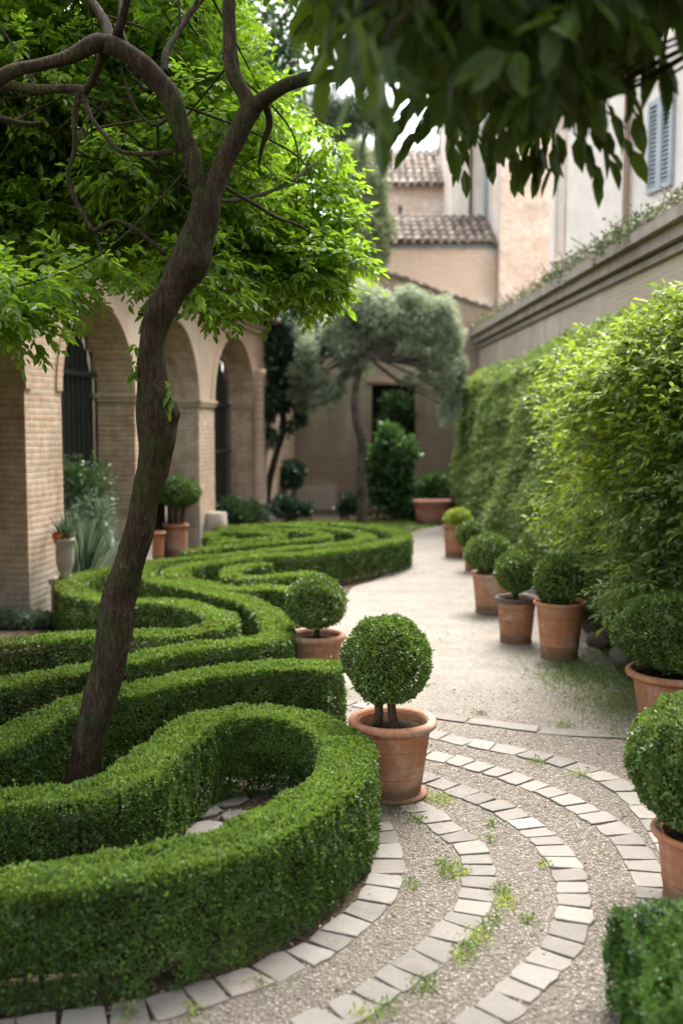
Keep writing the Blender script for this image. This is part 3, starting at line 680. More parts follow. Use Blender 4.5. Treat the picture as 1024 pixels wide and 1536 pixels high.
t_ = NT('petal'); tag(mb.build('flowers', t_.done(t_.bsdf(t_.ramp(t_.attr(), [(0, (.5, .07, .02)), (.6, (.6, .12, .03)), (1, (.65, .3, .05))]), .6)), origin=(g[0], g[1], .73)), 'little cluster of orange-red flowers at the lip of the stone urn', 'flowers')
g = A(136, 860, 9.75); g[2] = 0; t = thing('potted_shrub', 'silvery mounded shrub in a small grey-brown pot before the first arch', 'potted shrub', (g[0], g[1], 0))
mb = MB(); mb.box((g[0], g[1], .14), (.26, .26, .28)); mb.box((g[0], g[1], .285), (.3, .3, .03)); mb.build('plinth', M['stone'], t)
pot(t, g + np.array([0, 0, .3]), .3, .115, M['stone'], .66, .012)
mb = MB(); c = np.array([g[0] - .02, g[1] - .05, .72]); k = 6500; d = rnd_dirs(k); P = c + d * (rng.random(k) ** .5)[:, None] * np.array([.24, .22, .2]); P[:, 2] -= .14 * np.clip(np.hypot(P[:, 0] - c[0], P[:, 1] - c[1]) / .24, 0, 1) ** 2
mb.leaves(P, nrm(d + np.array([0, 0, -.4]) + rng.normal(0, .4, (k, 3))), nrm(rng.normal(0, .5, (k, 3)) + np.array([0, 0, 1])), .055, .016, six=False, rnd=np.clip(.5 + .3 * fnoise(P, 14, 63) + rng.normal(0, .2, k), 0, 1)); mb.build('foliage', M['silver'], t)
a1 = A(112, 900, 9.5)
spiky('feathery_grass', 'tall feathery grey-green plant with arching stems at the foot of the first arch', 'plant', (a1[0] + .03, a1[1] + .12, .02), 900, 1.2, .16, 'silver', .016)
bush('leafy_shrub', 'loose grey-green shrub between the urn and the silvery mound before the first arch', 'shrub', [(a1[0] - .06, a1[1] + .02, .62, .17, .16, .26), (a1[0] + .12, a1[1] + .2, .85, .24, .16, .2), (a1[0] - .04, a1[1] + .1, .3, .2, .2, .3)], .06, .28, 'silver', 3800, stems_n=16)
bush('climbing_shrub', 'bright green tufts of a shrub growing behind the feathery one in the first arch', 'shrub', [(a1[0] - .08, a1[1] + .22, 1.2, .2, .12, .22), (a1[0] + .12, a1[1] + .35, 1.1, .22, .12, .3), (a1[0] + .02, a1[1] + .3, .8, .22, .12, .3)], .045, .5, 'fern', 2400)
g = G(232, 842); t = thing('terracotta_pot', 'empty terracotta pot mostly hidden behind the leaning trunk', 'pot', (g[0], g[1], 0)); pot(t, g, .38, .15, M['terra'], .74, .02)
a1 = G(347, 800); bush('leafy_shrub', 'fresh green low shrub at the foot of the last arch', 'shrub', [(a1[0], a1[1], .3, .3, .25, .3), (a1[0] + .3, a1[1] + .3, .25, .3, .25, .25)], .07, .5, 'fern', 2600)
a1 = G(6, 925); bush('clipped_shrub', 'narrow dark green shrub at the left picture edge beside the corner pier', 'shrub', [(a1[0] - .12, a1[1] - .1, .3, .16, .16, .3), (a1[0] - .1, a1[1] - .1, .55, .14, .14, .2)], .03, .6, 'fern', 3800)
a1 = G(30, 938); bush('ivy', 'bluish ground ivy creeping around the foot of the corner pier', 'ivy', [(a1[0], a1[1] - .05, .05, .3, .12, .09), (a1[0] + .2, a1[1] - .03, .04, .14, .1, .07)], .04, .8, 'silver', 1400)
# far planter by the doorway
g = G(648, 786); t = thing('terracotta_planter', 'oval red-brown terracotta planter standing beside the back doorway', 'planter', (g[0], g[1], 0))
mb = MB(); mb.lathe([(.25, 0), (.27, .03), (.3, .2), (.325, .36), (.35, .37), (.355, .42), (.33, .425), (.31, .37), (.0, .36)], (g[0], g[1], 0), 40, sq=.72); mb.build('tub', M['terra_red'], t, smooth=True)
mb = MB(); mb.lathe([(.315, .385), (.2, .4), (.001, .41)], (g[0], g[1], 0), 24, sq=.72); mb.build('soil', M['potsoil'], t)
# shade plants along the back wall
def B(px, py, Y, rpx): 
    p = A(px, py, Y); s = Y / FPX; return p, rpx * s
def spots(Y, lst):
    out = []
    for px, py, rx, rz in lst:
        p = A(px, py, Y); out.append((p[0], p[1] + rng.uniform(-.2, .2), p[2], rx * Y / FPX, min(.5, rx * Y / FPX), rz * Y / FPX))
    return out
bush('leafy_shrub', 'broad dark green shrub spreading from the back doorway to the planter', 'shrub', spots(18.3, [(590, 735, 42, 50), (570, 700, 26, 40), (600, 680, 28, 30), (625, 750, 30, 34), (585, 660, 22, 24), (650, 730, 22, 22)]), .13, .5, 'fern', 5200, stems_n=24)
bush('leafy_shrub', 'dusky shrub at the corner where the hedge wall meets the back wall', 'shrub', spots(18.0, [(690, 740, 26, 34), (672, 752, 20, 26), (700, 700, 22, 34)]), .09, .55, 'creeper', 2800)
bush('leafy_shrub', 'hanging green spray inside the top of the back doorway', 'shrub', spots(20.4, [(592, 606, 24, 18), (580, 640, 18, 20), (612, 625, 10, 16)]), .11, .5, 'fern', 1100)
bush('round_shrub', 'rounded dark bush left of the pale trunk against the back wall', 'shrub', spots(19.0, [(437, 713, 21, 20)]), .09, .6, 'darkleaf', 1100)
bush('round_shrub', 'small dark bush at the foot of the dark tree', 'shrub', spots(17.6, [(428, 762, 26, 18), (458, 764, 14, 10)]), .08, .6, 'darkleaf', 1300)
bush('round_shrub', 'low dark bush touching the base of the pale trunk', 'shrub', spots(18.2, [(524, 757, 14, 15), (512, 764, 8, 9)]), .08, .6, 'darkleaf', 800)

# clipped ground cover, bottom right
def ground_cover():
    g0 = G(905, 1352, .3); g1 = G(915, 1560, .3)
    x0, x1, y0, y1, h = g0[0], 1.75, 1.75, g0[1] , .29
    root = thing('ground_cover_hedge', 'soft mounded ground-cover hedge in the bottom right corner beside the paving', 'hedge', ((x0 + x1) / 2, (y0 + y1) / 2, 0))
    L = .015; n = 85000; u = rng.random((n, 3)); wv = np.array([(x1 - x0) * (y1 - y0), (y1 - y0) * h, (x1 - x0) * h]); wv /= wv.sum(); f = rng.choice(3, n, p=wv)
    P = np.stack([x0 + u[:, 0] * (x1 - x0), y0 + u[:, 1] * (y1 - y0), u[:, 2] * h], 1); nv = np.zeros((n, 3))
    P[f == 0, 2] = h; nv[f == 0, 2] = 1; P[f == 1, 0] = x0; nv[f == 1, 0] = -1; P[f == 2, 1] = y1; nv[f == 2, 1] = 1
    edge = np.minimum(P[:, 0] - x0, y1 - P[:, 1]); P[f == 0, 2] -= .11 * np.exp(-edge[f == 0] / .07)
    P += nv * (.05 * fnoise(P, 5, 71) + .035 * fnoise(P, 14, 72) + .016 * fnoise(P, 36, 73) - np.abs(rng.normal(0, .016, n)))[:, None]
    D = nrm(nv * .7 + np.array([0, 0, .6]) + rng.normal(0, .55, (n, 3))); N = nrm(nv + rng.normal(0, .7, (n, 3))); LL = L * rng.uniform(.7, 1.5, n)
    mb = MB(); rd = np.clip(.5 + .25 * fnoise(P, 9, 74) + rng.normal(0, .2, n), 0, 1); tp = (fnoise(P, 11, 75) + rng.normal(0, .6, n) + 4 * (P[:, 2] - h)) > .7
    mb.leaves(P[~tp], D[~tp], N[~tp], LL[~tp], LL[~tp] * .42, rnd=rd[~tp]); mb.leaves(P[tp], D[tp], N[tp], LL[tp], LL[tp] * .42, rnd=rd[tp], mi=1); mb.build('foliage', [M['juniper'], M['boxwood']], root)
    P2 = P[f == 0]; j = rng.choice(len(P2), 2600, replace=False); d2 = nrm(np.array([-.15, .1, 1.]) + rng.normal(0, .45, (2600, 3))); mb = MB()
    for q in range(7):
        for s_ in (-1, 1): mb.leaves(P2[j] + d2 * (.006 * q), nrm(d2 * .7 + rng.normal(0, .6, (2600, 3))), rnd_dirs(2600), .015, .005, rnd=rng.random(2600) * .6 + .3, mi=1 if q > 3 else 0)
    mb.build('shoots', [M['juniper'], M['boxwood']], root)
    mb = MB(); mb.box(((x0 + x1) / 2 + .04, (y0 + y1) / 2 - .04, h / 2 - .035), (x1 - x0 - .06, y1 - y0 - .06, h - .05)); mb.build('branches', M['core'], root)
ground_cover()

# ------------------------------------------------------------------ grass, weeds, stones
def blades(P, h, mat, name, label, kind=None, group=None, wid=.004, cat='grass', origin=None):
    n = len(P); d = nrm(np.stack([rng.normal(0, .55, n), rng.normal(0, .55, n), np.ones(n)], 1)); hh = h * rng.uniform(.5, 1.3, n)
    S = nrm(np.cross(d, rnd_dirs(n))) * wid
    V = np.stack([P - S / 2, P + S / 2, P + d * hh[:, None] + S * .05 - np.array([0, 0, 1]) * (hh * .12)[:, None]], 1).reshape(-1, 3)
    mb = MB(); mb.add(V, np.arange(3 * n).reshape(n, 3), rng.random(n)); return tag(mb.build(name, M[mat], origin=origin), label, cat, group, kind)
n = 42000; P = np.concatenate([A(0, 0, 1)[None] * 0 + np.stack([rng.uniform(1.2, 2.6, n), rng.uniform(5.2, 7.8, n), np.zeros(n)], 1)])
gl = [(820, 1000), (860, 965), (905, 945), (960, 1010), (1000, 1080), (935, 1092), (890, 1062), (840, 1040)]
keep = inside([G(*p) for p in gl], P + rng.normal(0, .13, (n, 3))) & (fnoise(P, 4.5, 81) + rng.normal(0, .5, n) > -.25)
blades(P[keep], .034, 'grass', 'grass', 'thin trodden grass at the foot of the hedge wall', 'stuff')
n = 9000; P = np.stack([rng.uniform(-1.5, 2.4, n), rng.uniform(14.4, 18., n), np.zeros(n)], 1); keep = inside([G(*p) for p in [(430, 795), (560, 790), (610, 800), (660, 788), (640, 780), (420, 778)]], P)
blades(P[keep], .07, 'grass', 'lawn', 'strip of lawn between the spiral hedges and the back wall', 'stuff', wid=.02)
tufts = [(658, 1200, .1, 90), (626, 1232, .05, 40), (672, 1302, .07, 60), (690, 1312, .05, 30), (617, 1330, .05, 30), (752, 1338, .05, 34), (755, 1362, .05, 30), (738, 1238, .03, 20), (736, 1262, .03, 16), (715, 1408, .06, 50), (700, 1425, .05, 40), (635, 1482, .06, 50), (690, 1440, .05, 30), (790, 1382, .045, 26),
         (580, 1518, .06, 40), (545, 1530, .06, 40), (720, 1071, .05, 30), (806, 1145, .05, 30), (870, 1165, .05, 30), (845, 1090, .07, 40), (920, 1103, .09, 60), (815, 1300, .03, 16), (740, 1382, .03, 20), (505, 1040, .12, 80), (600, 1207, .1, 50), (640, 1030, .04, 20), (190, 1524, .05, 30), (290, 1518, .04, 24), (388, 1480, .04, 20), (730, 1395, .04, 30), (760, 1349, .05, 30), (668, 1315, .05, 30)]
for k, (x, y, s, n) in enumerate(tufts):
    g = G(x, y); n = int(n * 2.4); P = g + np.stack([rng.normal(0, s * .42, n), rng.normal(0, s * .5, n), np.abs(rng.normal(.008, .008, n))], 1)
    root = thing('weed_tuft', 'small bright green weed tuft sprouting along the stone courses of the path', 'weed', (g[0], g[1], 0), 'weed tufts in the paving joints')
    mb = MB(); d = nrm(rng.normal(0, 1, (n, 3)) + np.array([0, 0, .9])); LL = rng.uniform(.007, .018, n)
    mb.leaves(P, d, nrm(rng.normal(0, .5, (n, 3)) + np.array([0, 0, 1])), LL, LL * .45)
    mb.build('leaves', M['grass'] if k % 3 else M['lime'], root)
def rock(label, px, py, sx, sy, sz):
    g = G(px, py); mb = MB(); a = np.linspace(-1.5, 1.5, 12); seg = 18; V = []
    th = np.arange(seg) / seg * 6.283
    V = np.array([[math.cos(t) * math.cos(q), math.cos(t) * math.sin(q), math.sin(t)] for t in a for q in th])
    V = V * (1 + .12 * fnoise(V + g, 2.5, 91) + .05 * fnoise(V + g, 7, 92))[:, None] * np.array([sx, sy, sz]) + g + np.array([0, 0, sz * .55])
    m = len(a); F = [[i * seg + j, i * seg + (j + 1) % seg, (i + 1) * seg + (j + 1) % seg, (i + 1) * seg + j] for i in range(m - 1) for j in range(seg)]
    mb.add(V, F, .5); tag(mb.build('rock', M['rock'], smooth=True, origin=g), label, 'rock')
M['rock'] = plain('rock', (.2, .17, .15), .9, .2, .4, 9, .8)
rock('rounded grey rock lying behind the ribbed tub under the hedge', 930, 992, .085, .08, .085)
rock('brown stone at the hedge foot, left of the rounded grey rock', 897, 968, .1, .08, .07)
# leaves blown onto the path
n = 900; P = np.stack([rng.uniform(-1.5, 2.4, n), 2.4 + 12 * rng.random(n) ** 1.5, np.full(n, .006)], 1); keep = inside(GP, P) & (rng.random(n) < np.clip(.25 + .6 * fnoise(P, 1.7, 95) + .35 * (P[:, 0] > 1.1), .04, 1)); P = P[keep]; n = len(P)
mb = MB(); LL = rng.uniform(.012, .034, n); mb.leaves(P, nrm(rng.normal(0, 1, (n, 3)) * np.array([1, 1, .2])), nrm(rng.normal(0, .3, (n, 3)) + np.array([0, 0, 1])), LL, LL * .5)
t_ = NT('fallen_leaf'); tag(mb.build('fallen_leaves', t_.done(t_.bsdf(t_.ramp(t_.attr(), [(0, (.09, .055, .03)), (.5, (.2, .13, .06)), (.8, (.27, .22, .09)), (1, (.16, .18, .05))]), .8))), 'small dry leaves scattered over the gravel path', 'fallen leaves', kind='stuff')
# fallen leaves and chips in the bed under the hedge
n = 5000; P = np.stack([rng.uniform(-1.6, .5, n), rng.uniform(2.5, 5.5, n), np.full(n, .0)], 1); keep = ~inside(GP, P); P = P[keep]; n = len(P)
mb = MB(); LL = rng.uniform(.008, .022, n); mb.leaves(P, nrm(rng.normal(0, 1, (n, 3)) * np.array([1, 1, .25])), nrm(rng.normal(0, .35, (n, 3)) + np.array([0, 0, 1])), LL, LL * .6)
t_ = NT('litter'); tag(mb.build('leaf_litter', t_.done(t_.bsdf(t_.ramp(t_.attr(), [(0, (.07, .045, .03)), (.5, (.16, .11, .07)), (.85, (.26, .2, .14)), (1, (.45, .4, .34))]), .9))), 'dry brown leaf litter on the soil under the near hedges', 'leaf litter', kind='stuff')

# ------------------------------------------------------------------ walls and houses
def place(o, parent, O, u):
    o.location = (O[0] - parent.location[0], O[1] - parent.location[1], 0); o.rotation_euler = (0, 0, math.atan2(u[1], u[0])); o.parent = parent
    return o
def panel(mb, L, z0, top, th, holes=(), step=.5, mi=0):
    """wall slab in local x (along), y (0 front .. th back), z; holes (x0,x1,za,zb); top is a number or f(x)"""
    tf = top if callable(top) else (lambda x: top)
    xs = sorted(set([0, L] + [h[0] for h in holes] + [h[1] for h in holes] + (list(np.arange(step, L, step)) if callable(top) else [])))
    zs = sorted(set([z0] + [h[2] for h in holes if h[2] > z0] + [h[3] for h in holes]))
    for i in range(len(xs) - 1):
        a, b = xs[i], xs[i + 1]; m = (a + b) / 2
        for j in range(len(zs)):
            za = zs[j]; zb = zs[j + 1] if j + 1 < len(zs) else None
            if zb is not None and any(h[0] <= m <= h[1] and h[2] - 1e-6 <= za and zb <= h[3] + 1e-6 for h in holes): continue
            zl, zr = (zb, zb) if zb is not None else (tf(a), tf(b))
            for y in (0, th): mb.add([[a, y, za], [b, y, za], [b, y, zr], [a, y, zl]], [[0, 1, 2, 3] if y == 0 else [3, 2, 1, 0]], .5, mi)
            if zb is None: mb.add([[a, 0, zl], [b, 0, zr], [b, th, zr], [a, th, zl]], [[0, 1, 2, 3]], .5, mi)
    for h in holes:
        x0, x1, za, zb = h; q = [[x0, za], [x1, za], [x1, zb], [x0, zb]]
        for k in range(4):
            a, b = q[k], q[(k + 1) % 4]
            if a[1] == b[1] == z0: continue
            mb.add([[a[0], 0, a[1]], [b[0], 0, b[1]], [b[0], th, b[1]], [a[0], th, a[1]]], [[3, 2, 1, 0]], .5, mi)
    for x in (0, L): mb.add([[x, 0, z0], [x, th, z0], [x, th, tf(x)], [x, 0, tf(x)]], [[0, 1, 2, 3]], .5, mi)
    return mb
def roof(mb, P0, u, v, W, Ls, sp=.21, row=.4):
    """barrel tiles: P0 eave corner, u along the eave, v up the slope (unit)"""
    P0 = np.asarray(P0, float); u = nrm(u); v = nrm(v); n = nrm(np.cross(u, v)); n = n if n[2] > 0 else -n
    mb.add([P0 - n * .03, P0 + u * W - n * .03, P0 + u * W + v * Ls - n * .03, P0 + v * Ls - n * .03], [[0, 1, 2, 3]], .1)
    a = np.linspace(0, math.pi, 7)
    for i in range(int(W / sp)):
        for j in range(int(math.ceil(Ls / row))):
            c = P0 + u * (sp * (i + .5) + rng.normal(0, .008)) + v * (row * j - .03 + rng.normal(0, .012)); l = min(row * 1.12, Ls - row * j + .05); r = sp * rng.uniform(.4, .46)
            lo = [c + u * r * math.cos(t) + n * (r * math.sin(t) * .9 + .035) for t in a]; hi = [c + v * l + u * r * .85 * math.cos(t) + n * (r * .8 * math.sin(t)) for t in a]
            V = np.array(lo + hi); F = [[k, k + 1, k + 8, k + 7] for k in range(6)]; rd = rng.random(); mb.add(V, F, rd); b = mb.n - 14
            mb.f.append((np.array([[b + k for k in range(7)]]), np.array([0.]), np.array([0])))
            # pan tile between
            c2 = c + u * sp * .5; V = np.array([c2 - u * r * .8 + n * .0, c2 + n * -.02, c2 + u * r * .8, c2 + v * l + u * r * .8 - n * .02, c2 + v * l - n * .035, c2 + v * l - u * r * .8 - n * .02])
            mb.add(V, [[0, 1, 4, 5], [1, 2, 3, 4]], rng.random() * .6)
    return mb

BR = brick_mat('arcade_brick', (.5, .285, .165), (.6, .41, .265), (.6, .51, .4), (.3, .2, .13), (.68, .56, .43), low=(.5, .44, .36))
PL_WARM = plaster('arcade_plaster', (.64, .51, .38), (.42, .3, .2), (.58, .43, .3), ((.42, .24, .14), (.5, .32, .2), (.46, .38, .3)), .5)
WALLP = plaster('old_garden_plaster', (.36, .3, .22), (.12, .1, .075), (.5, .43, .33), ((.27, .17, .115), (.33, .23, .165), (.32, .27, .21)), .85, 1.1)
WALLR = plaster('grey_garden_stone', (.6, .515, .41), (.26, .205, .15), (.7, .62, .52), ((.45, .34, .25), (.52, .41, .31), (.5, .44, .36)), .8, .9)
PL_PINK = plaster('pink_plaster', (.76, .685, .6), (.54, .46, .39), (.82, .77, .7), ((.5, .34, .25), (.58, .43, .33), (.62, .54, .46)), .5)
PL_CREAM = plaster('cream_plaster', (.76, .69, .6), (.58, .5, .42), (.82, .76, .68), None, .4)
BR_PALE = brick_mat('pale_brick', (.56, .38, .28), (.68, .53, .42), (.7, .63, .55), (.44, .34, .27), (.8, .75, .68), bw=.3, bh=.075, mort=.014)
M['iron'] = plain('dark_iron', (.03, .032, .03), .6, .4, .4, 20, .2)
M['void'] = plain('dark_backing', (.018, .02, .016), .8, .3, .5, 7, .2)  # near-black backing for the arches and the back doorway
M['wood'] = plain('old_wood', (.08, .055, .038), .85, .2, .4, 14, .4)
M['shutter'] = plain('faded_blue_paint', (.3, .345, .365), .6, .4, .18, 9, .15)
M['glass'] = plain('dark_window_glass', (.03, .035, .035), .12, .6, .2, 3, 0.)
M['zinc'] = plain('zinc_pipe', (.2, .235, .25), .45, .5, .25, 8, .1, .4)

# arcade on the left
AO = np.array([-2.66, 8.45]); AU = np.array([.1406, .990])
arc = thing('arcade', 'warm brick arcade with three tall arches along the left side of the garden', 'arcade', (AO[0], AO[1], 0))
TH, ZT = .46, 3.45
ops = [(-2.0, 0., 2.02, .98), (.74, 2.68, 2.02, .92), (3.2, 5.2, 2.03, 1.0), (5.98, 8.55, 2.05, 1.06)]
mb = MB(); ns = 22; x0 = -2.75
def face(mb, q, mi=0, fl=False): mb.add(q, [[0, 1, 2, 3] if not fl else [3, 2, 1, 0]], .5, mi)
for k, (a, b, zs, rise) in enumerate(ops + [(12.1, None, 0, 0)]):
    # the pier below the impost is bare brick, the wall above keeps its plaster
    for y in (0, TH):
        face(mb, [[x0, y, 0], [a, y, 0], [a, y, 2.02], [x0, y, 2.02]], 0, y > 0)
        face(mb, [[x0, y, 2.02], [a, y, 2.02], [a, y, ZT], [x0, y, ZT]], 0 if k < 2 else 1, y > 0)
    for x in (x0, a): face(mb, [[x, 0, 0], [x, TH, 0], [x, TH, ZT if x in (-2.75, 12.1) else 2.02], [x, 0, ZT if x in (-2.75, 12.1) else 2.02]], 0)
    if b is None: break
    th = np.linspace(math.pi, 0, ns + 1); cx, hw = (a + b) / 2, (b - a) / 2
    X = cx + hw * np.cos(th); Z = 2.02 + (rise) * np.sin(th)
    for i in range(ns):
        for y in (0, TH): face(mb, [[X[i], y, Z[i]], [X[i + 1], y, Z[i + 1]], [X[i + 1], y, ZT], [X[i], y, ZT]], 1, y > 0)
        face(mb, [[X[i], 0, Z[i]], [X[i], TH, Z[i]], [X[i + 1], TH, Z[i + 1]], [X[i + 1], 0, Z[i + 1]]], 0)
    x0 = b
face(mb, [[-2.75, 0, ZT], [12.1, 0, ZT], [12.1, TH, ZT], [-2.75, TH, ZT]], 1)
place(mb.build('wall', [BR, PL_WARM]), arc, AO, AU)
# archivolt rings, imposts, pilaster
for (a, b, zs, rise) in ops:
    mb = MB(); th = np.linspace(math.pi, 0, 31); cx, hw = (a + b) / 2, (b - a) / 2
    for i in range(30):
        q = []
        for f in (1.0, 1.12):
            for j in (i, i + 1): q.append([cx + hw * f * math.cos(th[j]), -.018, 2.02 + (rise + hw * (f - 1)) * math.sin(th[j])])
        q = np.array(q); back = q + np.array([0, .018, 0])
        mb.add(np.concatenate([q, back]), [[0, 1, 3, 2], [0, 4, 5, 1], [2, 3, 7, 6]], rng.random())
    place(mb.build('arch_moulding', PL_WARM), arc, AO, AU)
for (p, q) in ((2.68, 3.2), (5.2, 5.98), (8.55, 9.1)):
    mb = MB(); mb.box(((p + q) / 2, TH / 2 - .005, 2.0), (q - p + .05, TH + .05, .05)); mb.box(((p + q) / 2, TH / 2 - .005, 2.045), (q - p + .09, TH + .08, .04))
    place(mb.build('impost', PL_WARM), arc, AO, AU)
mb = MB(); mb.lathe([(.13, 0), (.13, .12), (.11, .16), (.105, 2.5), (.13, 2.56), (.15, 2.66), (.0, 2.67)], (8.62, -.03, 0), 20); place(mb.build('column', PL_WARM, smooth=True), arc, AO, AU)
mb = MB(); mb.lathe([(.2, 0), (.19, .3), (.17, .34), (.16, .5), (.0, .5)], (5.6, -.1, 0), 20); place(mb.build('bollard', M['stone'], smooth=True), arc, AO, AU)
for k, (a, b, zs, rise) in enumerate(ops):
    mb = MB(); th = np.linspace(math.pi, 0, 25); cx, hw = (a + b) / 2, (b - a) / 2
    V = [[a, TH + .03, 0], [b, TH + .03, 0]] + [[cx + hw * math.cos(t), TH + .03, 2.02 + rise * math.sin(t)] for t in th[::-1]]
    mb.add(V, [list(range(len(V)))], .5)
    g_ = place(mb.build('arch_backing', M['void']), arc, AO, AU)  # near-black panel closing the arch behind its grille
    mb = MB()
    for x in np.arange(a + .1, b, .13):
        zt = 2.02 + rise * math.sqrt(max(0, 1 - ((x - cx) / hw) ** 2)); mb.tube([[x, TH - .03, 0], [x, TH - .03, zt]], .011, 6, cap=False)
    for z in (.25, 1.3, 2.26 if k == 1 else 2.05): 
        w_ = hw if z < 2.02 else hw * math.sqrt(1 - ((z - 2.02) / rise) ** 2)
        mb.box((cx, TH - .045, z), (2 * w_ - .02, .03, .05))
    place(mb.build('grille', M['iron']), arc, AO, AU)
mb = MB(); roof(mb, [-3., -.28, ZT - .0], [1, 0, 0], [0, .92, .39], 15.3, 2.0); place(mb.build('roof', M['tile']), arc, AO, AU)
mb = MB(); mb.box((4.67, -.06, ZT - .075), (14.85, .12, .08)); mb.box((4.67, -.03, ZT - .155), (14.85, .06, .07)); place(mb.build('cornice', PL_WARM), arc, AO, AU)

# back garden wall with doorway
FO = np.array([-2.4, 20.5]); fw = thing('garden_wall', 'brown peeling back wall with a dark doorway and sloping tiled coping', 'wall', (FO[0], FO[1], 0))
tops = lambda x: float(np.interp(x + FO[0], [-2.4, .0, .66, 1.2, 2.0, 2.9, 4], [5.2, 5.1, 4.84, 4.68, 4.38, 4.09, 3.9]))
mb = MB(); panel(mb, 5.5, 0, tops, .5, [(.615 + 2.4, 1.5 + 2.4, 0, 2.58)], .25); place(mb.build('wall', WALLP), fw, FO, (1, 0))
mb = MB()
for x in np.arange(0, 5.5, .2):
    z = tops(x + .1); s = (tops(x + .2) - tops(x)) / .2
    c = np.array([x + .1, .22, z + .05]); a = np.linspace(0, math.pi, 6); V = []
    for y in (-.1, .62):
        for t in a: V.append([c[0] + .11 * math.cos(t), y + rng.normal(0, .012), c[2] + .07 * math.sin(t) - .05 + s * .11 * math.cos(t)])
    mb.add(V, [[k, k + 1, k + 7, k + 6] for k in range(5)] + [[0, 1, 2, 3], [0, 3, 4, 5]], rng.random() * .55)
place(mb.build('coping', M['tile']), fw, FO, (1, 0))
mb = MB(); mb.box((3.46, -.02, 2.65), (1.1, .07, .11)); place(mb.build('lintel', BR), fw, FO, (1, 0))
mb = MB(); mb.box((3.457, .42, 1.29), (.88, .04, 2.56)); place(mb.build('doorway_shade', M['void']), fw, FO, (1, 0))  # near-black sheet; the shade of the passage is put into its colour
mb = MB(); mb.box((4.75, -.08, 1.2), (.28, .16, 2.4)); mb.box((4.75, -.1, 2.45), (.34, .22, .1)); place(mb.build('buttress', WALLP), fw, FO, (1, 0))
mb = MB(); mb.box((1.2, -.06, .25), (2.2, .12, .5)); place(mb.build('plinth', WALLR), fw, FO, (1, 0))

# long grey wall on the right behind the hedge
RO = np.array([2.76, 20.35]); RU = nrm(np.array([.32, -11.88])); RLn = 18.
rw = thing('garden_wall', 'long streaked grey stone wall with a moulded cornice above the right hedge', 'wall', (RO[0], RO[1], 0))
mb = MB(); panel(mb, RLn, 0, 3.5, .5); place(mb.build('wall', WALLR), rw, RO, RU)
mb = MB(); mb.box((RLn / 2, .22, 3.3), (RLn, .54, .07)); mb.box((RLn / 2, .2, 3.42), (RLn + .05, .64, .12)); mb.box((RLn / 2, .18, 3.535), (RLn + .1, .76, .1)); mb.box((RLn / 2, .2, 3.62), (RLn + .08, .64, .07)); place(mb.build('cornice', M['stone']), rw, RO, RU)
M['wall_ivy'] = leaf_mat('wall_ivy_leaf', (.025, .05, .016), (.055, .085, .03), (.15, .16, .075), .2, (.2, .25, .08), .5, .35)
def wall_top_ivy():
    n = 30000; s = rng.uniform(.0, RLn, n); k = np.clip(.55 + .5 * fnoise(np.stack([s, s * 0, s * 0], 1), 1.5, 101), .12, 1.3)
    k = k * np.interp(s, [0, 7, 13, 18], [.8, .75, 1.2, 1.3])
    base = np.array([RO[0], RO[1]]) + RU * s[:, None]; nn = np.array([-RU[1], RU[0]])
    y = rng.uniform(-.27, .5, n); z = 3.65 + np.abs(rng.normal(0, .075, n)) * k * 1.5 - .2 * (y < -.14) * rng.random(n) * (k > .6)
    P = np.concatenate([base + nn * y[:, None], z[:, None]], 1); sel = rng.random(n) < k
    P = P[sel]; m = len(P); root = thing('ivy', 'ragged ivy and dry stems growing along the top of the grey stone wall', 'ivy', (RO[0], RO[1], 3.65))
    mb = MB(); LL = rng.uniform(.025, .06, m); mb.leaves(P, nrm(rng.normal(0, .7, (m, 3)) + np.array([-.3, 0, .1])), nrm(rng.normal(0, .5, (m, 3)) + np.array([-.2, 0, .8])), LL, LL * .75, six=False, rnd=np.clip(.4 + .3 * fnoise(P, 3, 102) + rng.normal(0, .2, m), 0, 1)); mb.build('foliage', M['wall_ivy'], root)
    mb = MB()
    for _ in range(520):
        s_ = rng.uniform(0, RLn); b = np.array([*(RO + RU * s_ + nn * rng.uniform(-.2, .3)), 3.65]); e = b + np.array([rng.normal(-.06, .1), rng.normal(0, .15), rng.uniform(.03, .2)]); mb.tube([b, (b + e) / 2 + rng.normal(0, .03, 3), e], .006, 4, cap=False)
    mb.build('vines', M['dry'], root)
M['dry'] = plain('dry_stem', (.22, .16, .11), .9, .2, .3, 30)
wall_top_ivy()

# tall cream house on the right
C0 = A(825, 600, 18.0)[:2]; CU = nrm(np.array([.25, -1.])); ch = thing('house', 'tall cream plaster house with blue louvred shutters above the right wall', 'house', (C0[0], C0[1], 0))
def on_facade(px, py):                       # -> (local x, z) on the facade through this picture point
    d = ray(px, py); M2 = np.array([[d[0], -CU[0]], [d[1], -CU[1]]]); t, s = np.linalg.solve(M2, C0); return s, CAMZ + d[2] * t
w1, zt = on_facade(833, 311); w2, zb = on_facade(843, 385); 
mb = MB(); panel(mb, 9.5, 0, 10.5, .4, [(w1, w2 + .1, zb, zt)]); place(mb.build('wall', PL_CREAM), ch, C0, CU)
mb = MB(); panel(mb, 6., 0, 10.5, .4); place(mb.build('wall', PL_CREAM), ch, C0 + np.array([5.97, 0.2]), (-1, 0.0))
wf = MB(); W_ = w2 + .1 - w1
for x in (w1 + .03, w2 + .07): wf.box((x, .12, (zb + zt) / 2), (.06, .08, zt - zb))
for z in (zb + .03, zt - .03): wf.box((w1 + W_ / 2, .12, z), (W_ - .12, .08, .06))
win = place(wf.build('window', M['shutter']), ch, C0, CU)
